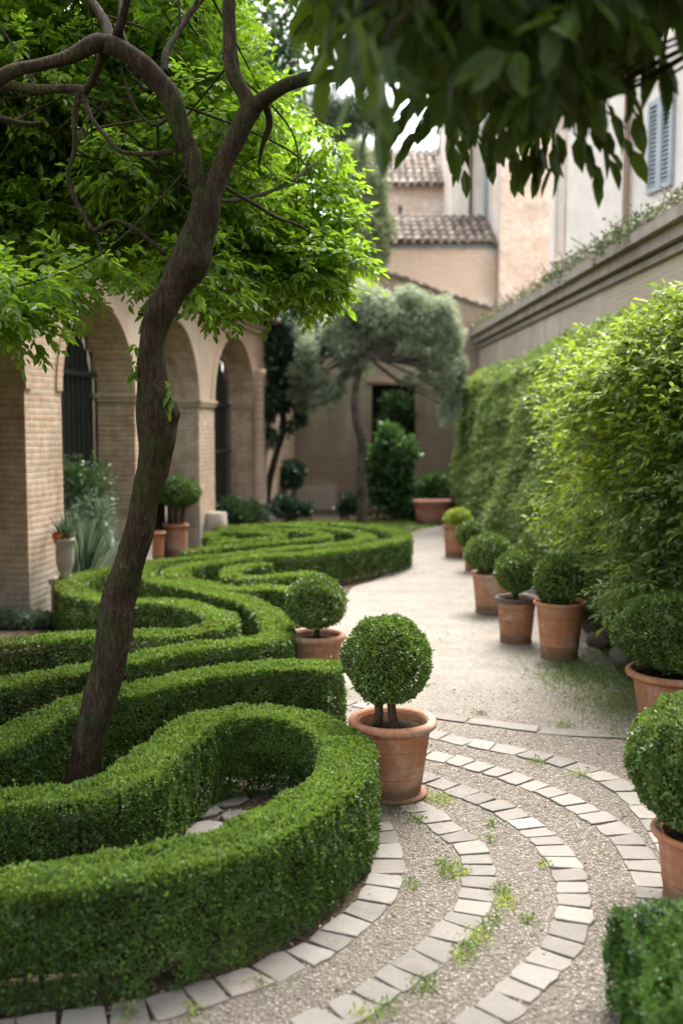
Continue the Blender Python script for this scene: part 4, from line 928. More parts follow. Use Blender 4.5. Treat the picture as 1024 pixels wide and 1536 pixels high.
gm = MB(); gm.box((w1 + W_ / 2, .16, (zb + zt) / 2), (W_ - .1, .015, zt - zb - .1)); go = gm.build('pane', M['glass']); go.parent = win
sl = MB(); sl.box((w1 + W_ / 2, -.03, zb - .04), (W_ + .16, .12, .07)); so = sl.build('sill', PL_CREAM); so.parent = win
def shutters(xa, xb, za, zb_, split=True):
    root = None; ww = (xb - xa)
    mb = MB()
    for x in (xa + .035, (xa + xb) / 2 - .032, (xa + xb) / 2 + .032, xb - .035): mb.box((x, -.04, (za + zb_) / 2), (.06, .05, zb_ - za))
    for z in (za + .04, zb_ - .04): 
        for c in (xa + ww * .25, xa + ww * .75): mb.box((c, -.041, z), (ww / 2 - .125, .046, .08))
    sh = place(mb.build('shutter', M['shutter']), ch, C0, CU)
    for c in (xa + ww * .25, xa + ww * .75):
        mb = MB(); z = za + .1
        while z < zb_ - .09:
            hw_ = ww / 4 - .062
            mb.add([[c - hw_, -.06, z], [c + hw_, -.06, z], [c + hw_, -.03, z + .042], [c - hw_, -.03, z + .042], [c - hw_, -.052, z - .004], [c + hw_, -.052, z - .004], [c + hw_, -.022, z + .038], [c - hw_, -.022, z + .038]], [[0, 1, 2, 3], [7, 6, 5, 4], [0, 4, 5, 1], [3, 2, 6, 7]], .5)
            z += .062
        lo = mb.build('louvres', M['shutter']); lo.parent = sh
    mb = MB(); mb.box(((xa + xb) / 2, -.008, (za + zb_) / 2), (ww - .1, .012, zb_ - za - .1)); bo = mb.build('backing', M['glass']); bo.parent = sh
xa, z1 = on_facade(976, 155); xb, z2 = on_facade(1011, 137); _, z3 = on_facade(976, 292)
shutters(xa, xb + .05, z3, (z1 + z2) / 2)
shutters(xa + 2.6, xb + 2.65, z3, (z1 + z2) / 2)
px_, _ = on_facade(945, 250); mb = MB(); mb.tube([[px_, -.07, .5], [px_, -.07, 10.4]], .05, 10); place(mb.build('downpipe', plain('rusty_pipe', (.25, .17, .13), .7, .3, .3, 8)), ch, C0, CU)
mb = MB(); px2, _ = on_facade(857, 300); mb.box(((px2) / 2, -.015, 5.2), (px2 * .35, .03, 10.4)); place(mb.build('quoin', PL_PINK), ch, C0, CU)
mb = MB(); roof(mb, [-.3, -.45, 10.5], [1, 0, 0], [0, .92, .39], 9.8, 3.); place(mb.build('roof', M['tile']), ch, C0, CU)
mb = MB(); V_ = panel(mb, 4.4, 0, 10.5, .4); o_ = mb.build('wall', PL_CREAM); place(o_, ch, C0 + CU * 9.48 + np.array([.2, 0.0]), (1, 0.02))

# houses beyond the back wall
def house(label, parts, loc): return thing('house', label, 'house', loc)
bh = thing('house', 'pale brick house front rising between the cream house and the downpipe', 'house', (3.65, 23.5, 0))
mb = MB(); panel(mb, 2.6, 0, 11.5, .4); place(mb.build('wall', BR_PALE), bh, (3.65, 23.5), (1, 0))
mb = MB(); panel(mb, 3.59, 0, 11.45, .4); place(mb.build('wall', PL_PINK), bh, (3.653, 27.5), (0, -1))
mb = MB(); roof(mb, [-.2, -.4, 11.5], [1, 0, 0], [0, .92, .39], 3., 4.); place(mb.build('roof', M['tile']), bh, (3.65, 23.5), (1, 0))
mb = MB(); mb.box((1.3, -.05, 3.95), (2.6, .1, .12)); place(mb.build('string_course', PL_PINK), bh, (3.65, 23.5), (1, 0))
ph = thing('house', 'tall pink plaster house with a zinc downpipe at its corner', 'house', (2.77, 26., 0))
mb = MB(); panel(mb, 1.6, 0, 12, .4); place(mb.build('wall', PL_CREAM), ph, (2.77, 26.), (1, 0))
mb = MB(); panel(mb, 2.59, 0, 11.95, .4); place(mb.build('wall', PL_PINK), ph, (2.773, 29.), (0, -1))
mb = MB(); roof(mb, [-.2, -.4, 12], [1, 0, 0], [0, .92, .39], 2., 3.); place(mb.build('roof', M['tile']), ph, (2.77, 26.), (1, 0))
mb = MB(); mb.box((.5, -.03, 6), (.07, .06, 12)); place(mb.build('seam', M['wood']), ph, (2.77, 26.), (1, 0))
p = A(728, 405, 25.6); mb = MB(); mb.tube([[p[0], 25.6, 11.8], [p[0], 25.6, p[2] + .3], [p[0] + .05, 25.55, p[2]]], .085, 12); mb.build('downpipe', M['zinc'], ph)
lh = thing('house', 'low pink plaster house with a mossy barrel-tile roof just behind the back wall', 'house', (.2, 24, 0))
mb = MB(); panel(mb, 3.44, 0, 6.02, .4); place(mb.build('wall', PL_PINK), lh, (.2, 24.), (1, 0))
mb = MB(); roof(mb, [-.2, -.25, 5.98], [1, 0, 0], [0, 1.9, .93], 3.62, 2.25); place(mb.build('roof', M['tile']), lh, (.2, 24.), (1, 0))
mb = MB(); mb.box((1.72, -.04, 5.92), (3.44, .08, .08)); place(mb.build('gutter', M['zinc']), lh, (.2, 24.), (1, 0))
uh = thing('house', 'brick house with a tiled roof and one tiny window above the low pink house', 'house', (.2, 28, 0))
q = A(549, 312, 28.); q = A(597, 322, 28); q2 = A(603, 309, 28)
mb = MB(); panel(mb, 3., 0, 8.28, .4, [(q[0] - .2, q2[0] - .2, q[2], q2[2])]); place(mb.build('wall', BR_PALE), uh, (.2, 28.), (1, 0))
mb = MB(); roof(mb, [-.3, -.3, 8.22], [1, 0, 0], [0, 2.5, 1.5], 3.3, 3.2); place(mb.build('roof', M['tile']), uh, (.2, 28.), (1, 0))
mb = MB(); mb.box(((q[0] + q2[0]) / 2, 28.25, (q[2] + q2[2]) / 2), (q2[0] - q[0], .03, q2[2] - q[2])); mb.build('pane', M['glass'], uh)
# building behind the arcade
bl = thing('house', 'brown plaster house glimpsed through the leaves above the arcade', 'house', (-8, 11, 0))
mb = MB(); panel(mb, 9., 0, 4.6, .4); place(mb.build('wall', WALLP), bl, (-4.9, 11.), (.1406, .99))
mb = MB(); panel(mb, 4., 0, 4.6, .4); place(mb.build('wall', WALLP), bl, (-8.9, 11.), (1, 0))
mb = MB(); roof(mb, [-.2, -.3, 4.6], [1, 0, 0], [0, .92, .39], 9.4, 3.5); place(mb.build('roof', M['tile']), bl, (-4.9, 11.), (.1406, .99))

# ------------------------------------------------------------------ trees
def sprigs(mb, P, D, nl, sl, L, lw, droop=.35, wide=.8, six=True, mi=0, rnd0=None):
    """twigs at P growing along D, nl leaves each set alternately"""
    n = len(P); D = nrm(D); j = (np.arange(nl) + .6) / nl
    side0 = nrm(np.cross(D, np.array([0, 0, 1.]) + rng.normal(0, .25, (n, 3))))
    sl = sl * rng.uniform(.6, 1.2, n)
    B = P[:, None] + D[:, None] * (sl[:, None] * j)[..., None]; B[..., 2] -= (sl[:, None] * j ** 2) * droop * .5
    sg = np.where(np.arange(nl) % 2 == 0, 1., -1.)[None, :, None]; tip = (np.arange(nl) == nl - 1)[None, :, None]
    LD = D[:, None] * np.where(tip, 1.2, .65) + side0[:, None] * sg * np.where(tip, 0, wide) + np.array([0, 0, -droop]) + rng.normal(0, .28, (n, nl, 3))
    LN = nrm(np.array([0, 0, 1.]) + D[:, None] * .35 + rng.normal(0, .42, (n, nl, 3)))
    LL = L * rng.uniform(.65, 1.2, (n, nl)); base = rng.random(n) if rnd0 is None else rnd0
    rd = np.clip(base[:, None] * .6 + .2 + rng.normal(0, .17, (n, nl)), 0, 1)
    mb.leaves(B.reshape(-1, 3), LD.reshape(-1, 3), LN.reshape(-1, 3), LL.ravel(), LL.ravel() * lw, rnd=rd.ravel(), six=six, mi=mi)
    return B
TY = 4.36
def limb(pts, ws, Y0=TY, dY=0., step=.03, k=1.):
    n = len(pts); out = []; rs = []
    for i, (p, w) in enumerate(zip(pts, ws)):
        Y = Y0 + (dY * i / max(1, n - 1)); out.append(np.append(A(p[0], p[1], Y), w * k / 2 * Y / FPX))
    q = spline(out, step); return q[:, :3], np.maximum(q[:, 3], .002)
tb = A(112, 1212, TY); tree = thing('leaning_tree', 'dark crooked tree leaning over the hedges, forking into a broad leafy crown', 'tree', (tb[0], tb[1], 0))
mb = MB()
STEP_ = .012
trunk = [(110, 1225), (120, 1165), (140, 1080), (160, 1000), (178, 900), (207, 800), (217, 750), (231, 700), (237, 650), (236, 615), (232, 575), (230, 520), (240, 475), (257, 440), (281, 400), (297, 360), (309, 326), (313, 290)]
tw = [.8 * q for q in [70, 58, 60, 61, 60, 55, 53, 58, 66, 72, 55, 42, 48, 56, 64, 56, 55, 52]]
P_, r_ = limb(trunk, tw, step=.012); P_[:, 1] = TY + .04 * np.sin(P_[:, 2] * 2.2)
BMP = [(A(x, y, TY - .06), rr * TY / FPX, am) for x, y, rr, am in ((264, 622, 16, .026), (250, 660, 18, .014), (262, 588, 11, .014), (210, 640, 18, .008), (228, 600, 14, .012), (300, 392, 26, .02), (252, 470, 26, .012), (212, 545, 30, .01), (150, 985, 30, .008))]
P_, r_ = P_[::1], r_; mb.tube(P_, r_, 72, .13, 9, bumps=BMP)
LB = []
def addlimb(pts, ws, dY=0., Y0=TY, rough=.12, seg=14, keep=True):
    P, r = limb(pts, ws, Y0, dY, .02, .76); P = P + .006 * np.stack([fnoise(P, 14, 111), fnoise(P, 14, 112), fnoise(P, 14, 113)], 1); mb.tube(P, r, 24, rough, 10)
    if keep: LB.append(P[4:-6]); return P
addlimb([(312, 330), (300, 288), (288, 245), (272, 200), (259, 152), (240, 122), (214, 95), (185, 76), (160, 65)], [30, 34, 37, 37, 40, 38, 38, 36, 38], -.1)
addlimb([(170, 72), (150, 64), (110, 86), (62, 96), (20, 106), (-30, 132), (-90, 140), (-190, 110), (-300, 100)], [32, 34, 27, 24, 25, 26, 22, 15, 5], -.35)
addlimb([(314, 330), (320, 288), (336, 243), (355, 203), (375, 165), (384, 148)], [30, 40, 38, 38, 42, 40], .0)
addlimb([(380, 165), (366, 140), (350, 112), (345, 80), (346, 40), (345, -10), (350, -80)], [30, 30, 28, 27, 25, 23, 20], .15)
addlimb([(378, 160), (395, 146), (424, 130), (462, 118), (505, 112), (560, 95), (620, 88)], [30, 32, 28, 25, 23, 20, 14], -.25)
addlimb([(395, 146), (403, 168), (404, 188), (393, 215), (386, 245)], [16, 14, 13, 9, 6], .05)
addlimb([(166, 66), (160, 40), (148, 18), (132, -12), (120, -60)], [24, 20, 17, 15, 12], .3)
addlimb([(172, 68), (180, 40), (188, 10), (196, -30)], [22, 18, 15, 12], -.2)
addlimb([(210, 95), (185, 55), (180, 30), (178, 0)], [12, 14, 12, 10], .2)
addlimb([(248, 110), (250, 80), (262, 55), (280, 28), (306, -4), (330, -40)], [14, 13, 12, 12, 11, 9], .35)
addlimb([(158, 80), (150, 100), (140, 122), (126, 140)], [20, 17, 15, 16], .2)
addlimb([(130, 138), (108, 131), (60, 134), (20, 131), (-40, 138), (-130, 190), (-230, 200)], [17, 16, 17, 17, 15, 10, 4], .3, TY + .2)
addlimb([(127, 140), (132, 165), (148, 192), (166, 215), (184, 228), (214, 231), (258, 228)], [12, 9, 8, 9, 9, 9, 11], -.2, TY + .2)
addlimb([(120, 140), (112, 180), (113, 225), (103, 262), (112, 295), (128, 325), (140, 348), (168, 334), (200, 342), (226, 362), (250, 380)], [14, 12, 10, 9, 9, 9, 9, 8, 8, 9, 10], -.05, TY + .22)
addlimb([(-150, 128), (-90, 150), (-40, 168), (0, 176), (40, 184), (62, 182)], [18, 17, 16, 14, 11, 7], .2)
addlimb([(264, 165), (238, 188), (222, 182), (205, 162), (190, 130), (180, 100)], [10, 8, 7, 7, 7, 8], .0)
addlimb([(140, 345), (148, 372), (160, 395), (152, 420)], [9, 7, 6, 4], .0, TY + .2)
addlimb([(318, 300), (345, 300), (400, 290), (450, 262), (480, 240)], [9, 8, 7, 5, 3], 1.2, keep=False)
addlimb([(325, 270), (400, 318), (460, 345), (510, 380)], [9, 7, 5, 3], 1.4, keep=False)
addlimb([(240, 470), (205, 470)], [8, 5], -.05)
# crown: clumps of twigs above and behind the limbs
yb = lambda x: float(np.interp(x, [-150, 0, 60, 95, 130, 180, 230, 262, 300, 340, 365, 400, 440, 480, 515, 545, 560], [520, 505, 470, 455, 430, 425, 392, 400, 478, 452, 428, 446, 462, 452, 425, 398, 360]))
xr = lambda y: float(np.interp(y, [-200, 60, 130, 180, 240, 300, 350, 400, 420], [330, 400, 460, 495, 505, 512, 522, 545, 540]))
CL = []
tries = 0
while len(CL) < 212 and tries < 4000:
    tries += 1
    x, y = rng.uniform(-360, 560), rng.uniform(-120, 500); Y = rng.uniform(4.95, 7.6); r = rng.uniform(.2, .34); rp = r * FPX / Y
    if y + rp * .62 > yb(x) or x + rp * 1.0 + 16 > xr(y): continue
    CL.append((*A(x, y, Y), r))
for x, y, Y, r in [(510, 385, 5.4, .1), (525, 402, 5.5, .08), (470, 425, 5.5, .12), (420, 420, 5.6, .13), (320, 462, 5.0, .09), (345, 448, 5.0, .08), (300, 455, 4.9, .07), (20, 470, 4.1, .13), (5, 440, 4., .16), (60, 430, 4.3, .14), (120, 410, 4.5, .14), (35, 495, 4.1, .07), (-40, 450, 4, .2), (165, 400, 4.7, .13), (90, 445, 4.5, .09), (505, 330, 5.8, .12), (500, 270, 5.9, .12), (480, 210, 5.8, .14), (515, 345, 5.6, .08), (490, 430, 5.4, .09), (440, 440, 5.4, .09), (400, 380, 5.6, .2), (440, 360, 5.7, .2), (470, 390, 5.6, .16), (360, 400, 5.4, .17), (420, 310, 5.8, .2), (470, 320, 5.8, .18), (380, 430, 5.4, .12), (450, 270, 6., .2), (350, 340, 5.6, .2), (490, 375, 5.5, .12)]:
    CL.append((*A(x, y, Y), r))
for _ in range(14):                           # the part of the crown above the picture
    x, y, z = rng.uniform(-2.6, .5), rng.uniform(4.0, 7.), rng.uniform(4.2, 5.2); CL.append((x, y, z, rng.uniform(.25, .4)))
mbl = MB()
allb = np.concatenate(LB)
for (x, y, z, r) in CL:
    k = int(128 * (r / .27) ** 2.2) + 6; d = rnd_dirs(k); P = np.array([x, y, z]) + d * (rng.random(k) ** .45)[:, None] * r * np.array([1.1, 1.1, .8])
    sprigs(mbl, P, nrm(d * np.array([1, 1, .5]) + rng.normal(0, .35, (k, 3)) + np.array([0, 0, -.1])), 8, .13, .054, .5, .4, six=True, rnd0=np.clip(rng.normal(.52, .2) + rng.normal(0, .18, k), 0, 1))
    c = np.array([x, y, z]); dd = np.linalg.norm(allb - c, axis=1); ok = np.where(dd < max(.9, dd.min() + .35))[0]; b = allb[rng.choice(ok)]
    if np.linalg.norm(b - c) < 1.7 and r > .15:
        q = spline([b, b + (c - b) * .5 + rng.normal(0, .1, 3), c, c + (c - b) * .12 + rng.normal(0, .03, 3)], .06); mb.tube(q, np.linspace(.006, .002, len(q)), 6, cap=False)
for _ in range(35):
    c = np.array(CL[rng.integers(0, min(len(CL), 150))][:3]); e = c + rnd_dirs(1)[0] * np.array([.45, .3, .35]); q = spline([c, (c + e) / 2 + rng.normal(0, .05, 3), e], .05); mb.tube(q, np.linspace(.006, .002, len(q)), 5, cap=False)
# suckers on the trunk
for x, y in ((206, 515), (205, 540), (206, 552), (250, 570), (252, 585), (247, 600), (300, 440), (312, 470)):
    p = A(x, y, TY - .07)[None]; sprigs(mbl, p, np.array([[-.2 if x < 230 else .2, -.4, -.5]]), 5, .05, .05, .45, .5)
mb.build('trunk', M['bark'], tree, smooth=True)
mbl.build('crown', M['fig'], tree)

# overhead tree whose leaves hang into the top right of the view
near = thing('overhanging_tree', 'large-leaved tree hanging dark branches into the top right of the view, with unseen leaves added behind for shade', 'tree', (2.05, -1.1, 0))
mb = MB(); mbl = MB()
tr = spline([(2.05, -1.1, 0), (2.0, -1.0, .9), (1.9, -.8, 1.8), (1.75, -.55, 2.5), (1.55, -.2, 2.95)], .06); mb.tube(tr, np.linspace(.13, .08, len(tr)), 18, .1, 8)
LB2 = []
for pts, r0 in [([(1.55, -.2, 2.95), (1.2, .6, 3.05), (.75, 1.4, 2.95), (.45, 2.0, 2.75), (.25, 2.4, 2.6)], .05), ([(1.55, -.2, 2.95), (1.5, .9, 3.), (1.2, 1.8, 2.85), (.9, 2.5, 2.6)], .045), ([(1.3, .45, 3.), (.7, .8, 3.1), (.1, 1.1, 3.0), (-.2, 1.3, 2.8)], .035),
                ([(1.6, .2, 2.98), (1.7, 1.3, 3.), (1.6, 2.2, 3.0)], .03), ([(1.75, -.55, 2.5), (.6, -.9, 3.3), (-.9, -.6, 3.6), (-2.2, .4, 3.7)], .05), ([(1.75, -.55, 2.5), (1.2, -1.8, 3.), (0, -2.8, 3.3), (-1.6, -3.2, 3.4)], .05), ([(1.75, -.55, 2.5), (1.4, -1., 3.1), (.6, -1.2, 3.4)], .05), ([(1.55, -.2, 2.95), (1.9, .2, 3.4), (2.2, .9, 3.6)], .05)]:
    q = spline(pts, .05); LB2.append(q[6:-4]); mb.tube(q, np.linspace(r0, .006, len(q)), 9, .1, 12)
allb2 = np.concatenate(LB2)
yb2 = lambda x: float(np.interp(x, [420, 470, 520, 560, 600, 640, 700, 760, 820, 860, 900, 950, 1000, 1060, 1200], [0, 30, 60, 84, 112, 138, 160, 186, 200, 190, 160, 86, 48, 20, 10]))
PP = []; 
tries = 0
while len(PP) < 1250 and tries < 40000:
    tries += 1
    x, y = rng.uniform(455, 1250), rng.uniform(-420, 225); Y = rng.uniform(2.1, 4.)
    mar = 105 * (2. / Y)
    if y + mar > yb2(x) + 12: continue
    PP.append(A(x, y, Y))
for _ in range(3800):  # unseen leaves above and behind the camera, added to cut the skylight
    q = np.array([rng.uniform(-3.2, 3.6), rng.uniform(-4.5, 2.4), rng.uniform(2.9, 4.6)])
    if q[0] < -.9 and q[1] > -.6: continue
    if q[1] < -2: q[2] = rng.uniform(.7 if q[1] < -3 else 1.8, 4.6)
    if q[2] < 1.7 + .46 * max(q[1], 0) + .35: continue
    PP.append(q)
for _ in range(2600): PP.append(np.array([rng.uniform(-4.5, 4.2), rng.uniform(-4.6, -2.6), rng.uniform(.2, 4.4)]))  # more unseen leaves behind the camera, added to darken surfaces facing it
PP = np.array(PP); k = len(PP)
sprigs(mbl, PP, nrm(np.stack([rng.normal(-.25, .6, k), rng.normal(.45, .5, k), rng.normal(-.35, .35, k)], 1)), 7, .13, .1, .47, .6, .7)
# single hanging twigs in the gap under the mass
for (x, y, Y, dx) in [(705, 172, 3.2, -.1), (735, 185, 3.2, .05), (768, 195, 3.2, .12), (650, 150, 3.1, -.5), (625, 140, 3.1, -.7), (800, 185, 3., .1), (835, 180, 2.9, .0), (905, 150, 2.8, .7), (880, 165, 2.8, .6), (860, 180, 2.8, .5), (935, 110, 2.7, .3), (990, 50, 2.6, .1), (535, 15, 1.85, -.1), (556, 35, 1.9, .1), (575, 60, 2., .0), (510, 0, 2.1, -.2), (580, 95, 2.6, -.3), (700, 150, 3.1, .3), (820, 185, 3., -.1), (755, 170, 3., .3), (675, 160, 3., .1)]:
    p = A(x, y, Y); d = nrm(np.array([dx, .15, -.75])); sprigs(mbl, p[None], d[None], 6, .11, .1, .42, .8, .6)
    i = np.argmin(np.linalg.norm(allb2 - p, axis=1)); q = spline([allb2[i], (allb2[i] + p) / 2 + rng.normal(0, .03, 3), p, p + d * .1], .03); mb.tube(q, np.linspace(.006, .0022, len(q)), 6, cap=False)
for p in PP[rng.choice(k, 170, replace=False)]:
    dd = np.linalg.norm(allb2 - p, axis=1); i = rng.choice(np.where(dd < dd.min() + .25)[0])
    if dd[i] > .45 or p[1] > 2.6: continue
    q = spline([allb2[i], (allb2[i] + p) / 2 + rng.normal(0, .05, 3), p], .06); mb.tube(q, np.linspace(.008, .003, len(q)), 5, cap=False)
mb.build('trunk', M['bark'], near, smooth=True); mbl.build('crown', M['bay'], near)

def tree_at(name, label, Y, trunk_px, tw, clumps, L, lw, mat, n, bark='bark', up=-.2, dens=.5, hang=0.):
    b = A(*trunk_px[0], Y); root = thing(name, label, 'tree', (b[0], b[1], 0)); mb = MB()
    P, r = limb(trunk_px, tw, Y, 0, .15); P[0, 2] = min(P[0, 2], 0.0); mb.tube(P, r, 14, .12, 4); top = P[-1]
    if hang: clumps = [(x + rng.normal(0, rx * .5), z + rng.normal(0, rz * .45), rx * rng.uniform(.46, .78), rz * rng.uniform(.42, .7)) for (x, z, rx, rz) in clumps for _ in range(3)]
    sp = spots(Y, clumps); w = np.array([s[3] * s[5] for s in sp]); w /= w.sum(); ml = MB()
    for s, f in zip(sp, w):
        c = np.array(s[:3]); q = spline([top if np.linalg.norm(c - top) < 6 else P[len(P) // 2], (top + c) / 2 + rng.normal(0, .1, 3), c], .2); mb.tube(q, np.linspace(r[-1] * .6, r[-1] * .15, len(q)), 6, cap=False)
        k = int(n * f); d = rnd_dirs(k); rr = rng.random(k) ** dens
        P2 = c + d * rr[:, None] * np.array(s[3:6]) * (1 + .3 * fnoise(d + c, 2.6, 121))[:, None]
        D = nrm(d * .6 + np.array([0, 0, up]) + rng.normal(0, .5, (k, 3))); N = nrm(np.array([0, 0, .7]) + d * .4 + rng.normal(0, .6, (k, 3)))
        LL = L * rng.uniform(.6, 1.3, k); rd = np.clip(.5 + .32 * fnoise(P2, 2.6, 122) + rng.normal(0, .2, k), 0, 1)
        ml.leaves(P2, D, N, LL, LL * lw, six=False, rnd=rd)
    mb.build('trunk', M[bark], root, smooth=True); ml.build('crown', M[mat], root); return root
tree_at('olive_tree', 'small olive tree with a pale crooked trunk and a wide grey-green crown before the doorway', 17.4, [(543, 792), (542, 740), (542, 690), (544, 664), (538, 640), (532, 612), (532, 588), (537, 560), (545, 530)], [18, 15, 14, 15, 14, 12, 11, 10, 8],
        [(500, 520, 44, 44), (470, 545, 30, 36), (460, 580, 20, 24), (540, 490, 52, 42), (590, 475, 52, 38), (640, 490, 48, 44), (675, 520, 32, 50), (680, 560, 22, 44), (560, 530, 46, 28), (610, 520, 36, 22), (655, 540, 26, 34), (505, 565, 24, 20), (455, 590, 16, 20), (472, 606, 14, 14), (692, 585, 18, 24), (700, 555, 18, 26), (655, 575, 20, 18), (500, 590, 18, 16), (625, 555, 22, 16), (455, 560, 18, 22), (590, 450, 40, 24), (540, 460, 34, 22), (640, 460, 34, 26), (480, 500, 26, 26)], .085, .24, 'olive', 72000, 'bark_olive', -.45, .5, hang=1)
tree_at('dark_tree', 'dark blue-green evergreen tree in the corner beyond the last arch', 17.9, [(398, 782), (402, 735), (412, 690), (425, 640), (420, 590)], [13, 11, 10, 10, 8],
        [(385, 520, 38, 40), (420, 500, 42, 40), (440, 545, 38, 44), (395, 565, 30, 34), (430, 595, 28, 32), (450, 500, 30, 34), (405, 620, 18, 24), (380, 480, 30, 28), (455, 580, 20, 28), (365, 540, 20, 30), (440, 625, 18, 22), (378, 600, 18, 30), (465, 540, 22, 40), (400, 660, 14, 22), (425, 560, 40, 60), (448, 470, 30, 24)], .12, .5, 'darkleaf', 18000, 'bark', -.3, .6, hang=1)
tree_at('cypress', 'soft grey-green tall tree rising behind the back wall beside the tiled roofs', 22.6, [(535, 760), (535, 560), (535, 300)], [16, 14, 6],
        [(540, 260, 34, 34), (535, 310, 42, 44), (545, 350, 34, 40), (530, 390, 42, 40), (556, 300, 26, 40), (515, 270, 26, 36), (520, 350, 30, 50), (540, 430, 30, 34), (560, 340, 20, 40), (556, 265, 22, 30), (562, 375, 16, 24), (550, 300, 30, 50), (545, 380, 30, 40)], .13, .26, 'grey_tree', 34000, 'bark_olive', -.1, hang=1)
tree_at('pine_tree', 'distant dark pine whose flat crown stands against the white sky', 34., [(520, 700), (522, 400), (525, 215)], [10, 8, 5],
        [(500, 185, 34, 26), (535, 175, 30, 22), (555, 190, 20, 16), (545, 160, 26, 16), (515, 205, 26, 20), (480, 160, 40, 30)], .2, .22, 'pine', 9000, 'bark', .1)
tree_at('conifer', 'narrow green conifer top peeping over the tiled roof', 30.6, [(664, 600), (664, 400), (664, 260)], [8, 7, 4],
        [(662, 255, 12, 22), (666, 225, 10, 24), (668, 205, 8, 16), (664, 285, 14, 22)], .14, .3, 'fern', 5000, 'bark', .2)
tree_at('leafy_tree', 'bright green tree standing behind the arcade roof', 15., [(60, 800), (80, 400), (100, 300)], [24, 20, 12],
        [(60, 250, 110, 90), (200, 200, 110, 90), (330, 150, 110, 90), (-20, 120, 110, 90), (120, 80, 130, 90), (300, 30, 120, 90), (420, 90, 60, 90), (240, 300, 80, 60), (410, 250, 70, 90), (350, 330, 60, 60)], .13, .5, 'fern', 26000, 'bark', -.1)

# hedge wall on the right
def hedge_wall():
    y0, y1, h, xf, xb = 2.6, 17.7, 2.6, 2.12, 2.85
    root = thing('tall_hedge', 'tall shaggy green hedge wall running along the right side of the path', 'hedge', (2.5, 11, 0))
    mb = MB(); n = 104000
    f = rng.random(n); a = h / (h + .75)
    top = f > a * .94
    P = np.zeros((n, 3)); dens = rng.random(n) ** 1.25; P[:, 1] = y0 + (y1 - y0) * dens
    P[:, 2] = np.where(top, h, rng.random(n) * h); P[:, 0] = np.where(top, rng.uniform(xf, xb, n), xf)
    nv = np.where(top[:, None], np.array([0, 0, 1.]), np.array([-1., 0, 0]))
    k = int(n * .05); e = rng.choice(n, k, replace=False); P[e, 1] = y1; P[e, 0] = rng.uniform(xf, xb, k); P[e, 2] = rng.random(k) * h; nv[e] = np.array([0, 1., 0])
    # batter: leans back at the top, a shoulder, hollows and bulges
    kk = np.clip((P[:, 2] - 1.9) / .75, 0, 1) ** 2; P[:, 0] += np.where(top, 0, .26 * kk); P[:, 2] -= np.where(top, .2 * np.clip((xf + .3 - P[:, 0]) / .3, 0, 1), 0)
    P[:, 0] += np.where(top, 0, -.12 * np.sin(np.clip(P[:, 2] / 1.3, 0, 1) * math.pi) + .18 * np.clip(.35 - P[:, 2], 0, .35) / .35)
    b = .55 * fnoise(P, 1.6, 131) + .5 * fnoise(P, 4.2, 132) + .35 * fnoise(P, 10, 133)
    P = P + nv * (.11 * b - np.abs(rng.normal(0, .05, n)) + .02)[:, None] + rng.normal(0, .015, (n, 3)); P[:, 2] = np.maximum(P[:, 2], .02)
    sp = np.stack([fnoise(P, 8, 134), fnoise(P, 8, 135), fnoise(P, 8, 136)], 1) * .5
    D = nrm(nv * .5 + np.array([-.1, 0, -.25]) + sp + rng.normal(0, .55, (n, 3))); N = nrm(nv * .55 + np.array([0, 0, .65]) + sp * .5 + rng.normal(0, .45, (n, 3)))
    LL = .047 * rng.uniform(.6, 1.35, n) * np.interp(P[:, 1], [3, 9, 18], [.95, 1., 1.35]); lime = (fnoise(P, 1.3, 137) * .5 + fnoise(P, 3.6, 138) * .5 + (P[:, 2] - 1.9) * .55 + rng.normal(0, .3, n)) > .75
    rd = np.clip(.45 + .25 * fnoise(P, 2.4, 139) + .2 * fnoise(P, 7, 140) + rng.normal(0, .17, n), 0, 1)
    mb.leaves(P[~lime], D[~lime], N[~lime], LL[~lime], LL[~lime] * .58, rnd=rd[~lime], six=True, mi=0)
    mb.leaves(P[lime], D[lime], N[lime], LL[lime], LL[lime] * .55, rnd=rd[lime], six=True, mi=1)
    k = 3600; j = rng.choice(n, k, replace=False); sprigs(mb, P[j] - nv[j] * .03, nrm(nv[j] * .7 + np.array([-.1, -.1, .15]) + rng.normal(0, .4, (k, 3))), 6, .13, .05, .5, .35, .75, mi=0, rnd0=np.clip(.55 + .25 * fnoise(P[j], 2.4, 139) + rng.normal(0, .2, k), 0, 1))
    j = j[(fnoise(P[j], 1.5, 144) + .5 * (P[j, 2] - 1.8) > .55)]; k = len(j); sprigs(mb, P[j] - nv[j] * .02, nrm(nv[j] * .7 + np.array([-.1, -.1, .25]) + rng.normal(0, .4, (k, 3))), 6, .15, .05, .5, .3, .75, mi=1)
    mb.build('foliage', [M['creeper'], M['lime']], root)
    mb = MB(); ys = np.linspace(y0, y1 - .15, 30); prof = [(xf + .22, .05), (xf + .1, .9), (xf + .14, 1.8), (xf + .4, h - .22), (xb, h - .15), (xb, .05)]
    V = np.array([[x, y, z] for y in ys for x, z in prof]); V += .03 * np.stack([fnoise(V, 5, 141), fnoise(V, 5, 142), fnoise(V, 5, 143)], 1); m = len(prof)
    mb.add(V, [[i * m + j, i * m + (j + 1) % m, (i + 1) * m + (j + 1) % m, (i + 1) * m + j] for i in range(len(ys) - 1) for j in range(m)], .5)
    mb.f.append((np.array([list(range(m))]), np.array([.5]), np.array([0]))); mb.f.append((np.array([list(range(len(V) - m, len(V)))]), np.array([.5]), np.array([0])))
    mb.build('branches', M['core'], root)
hedge_wall()
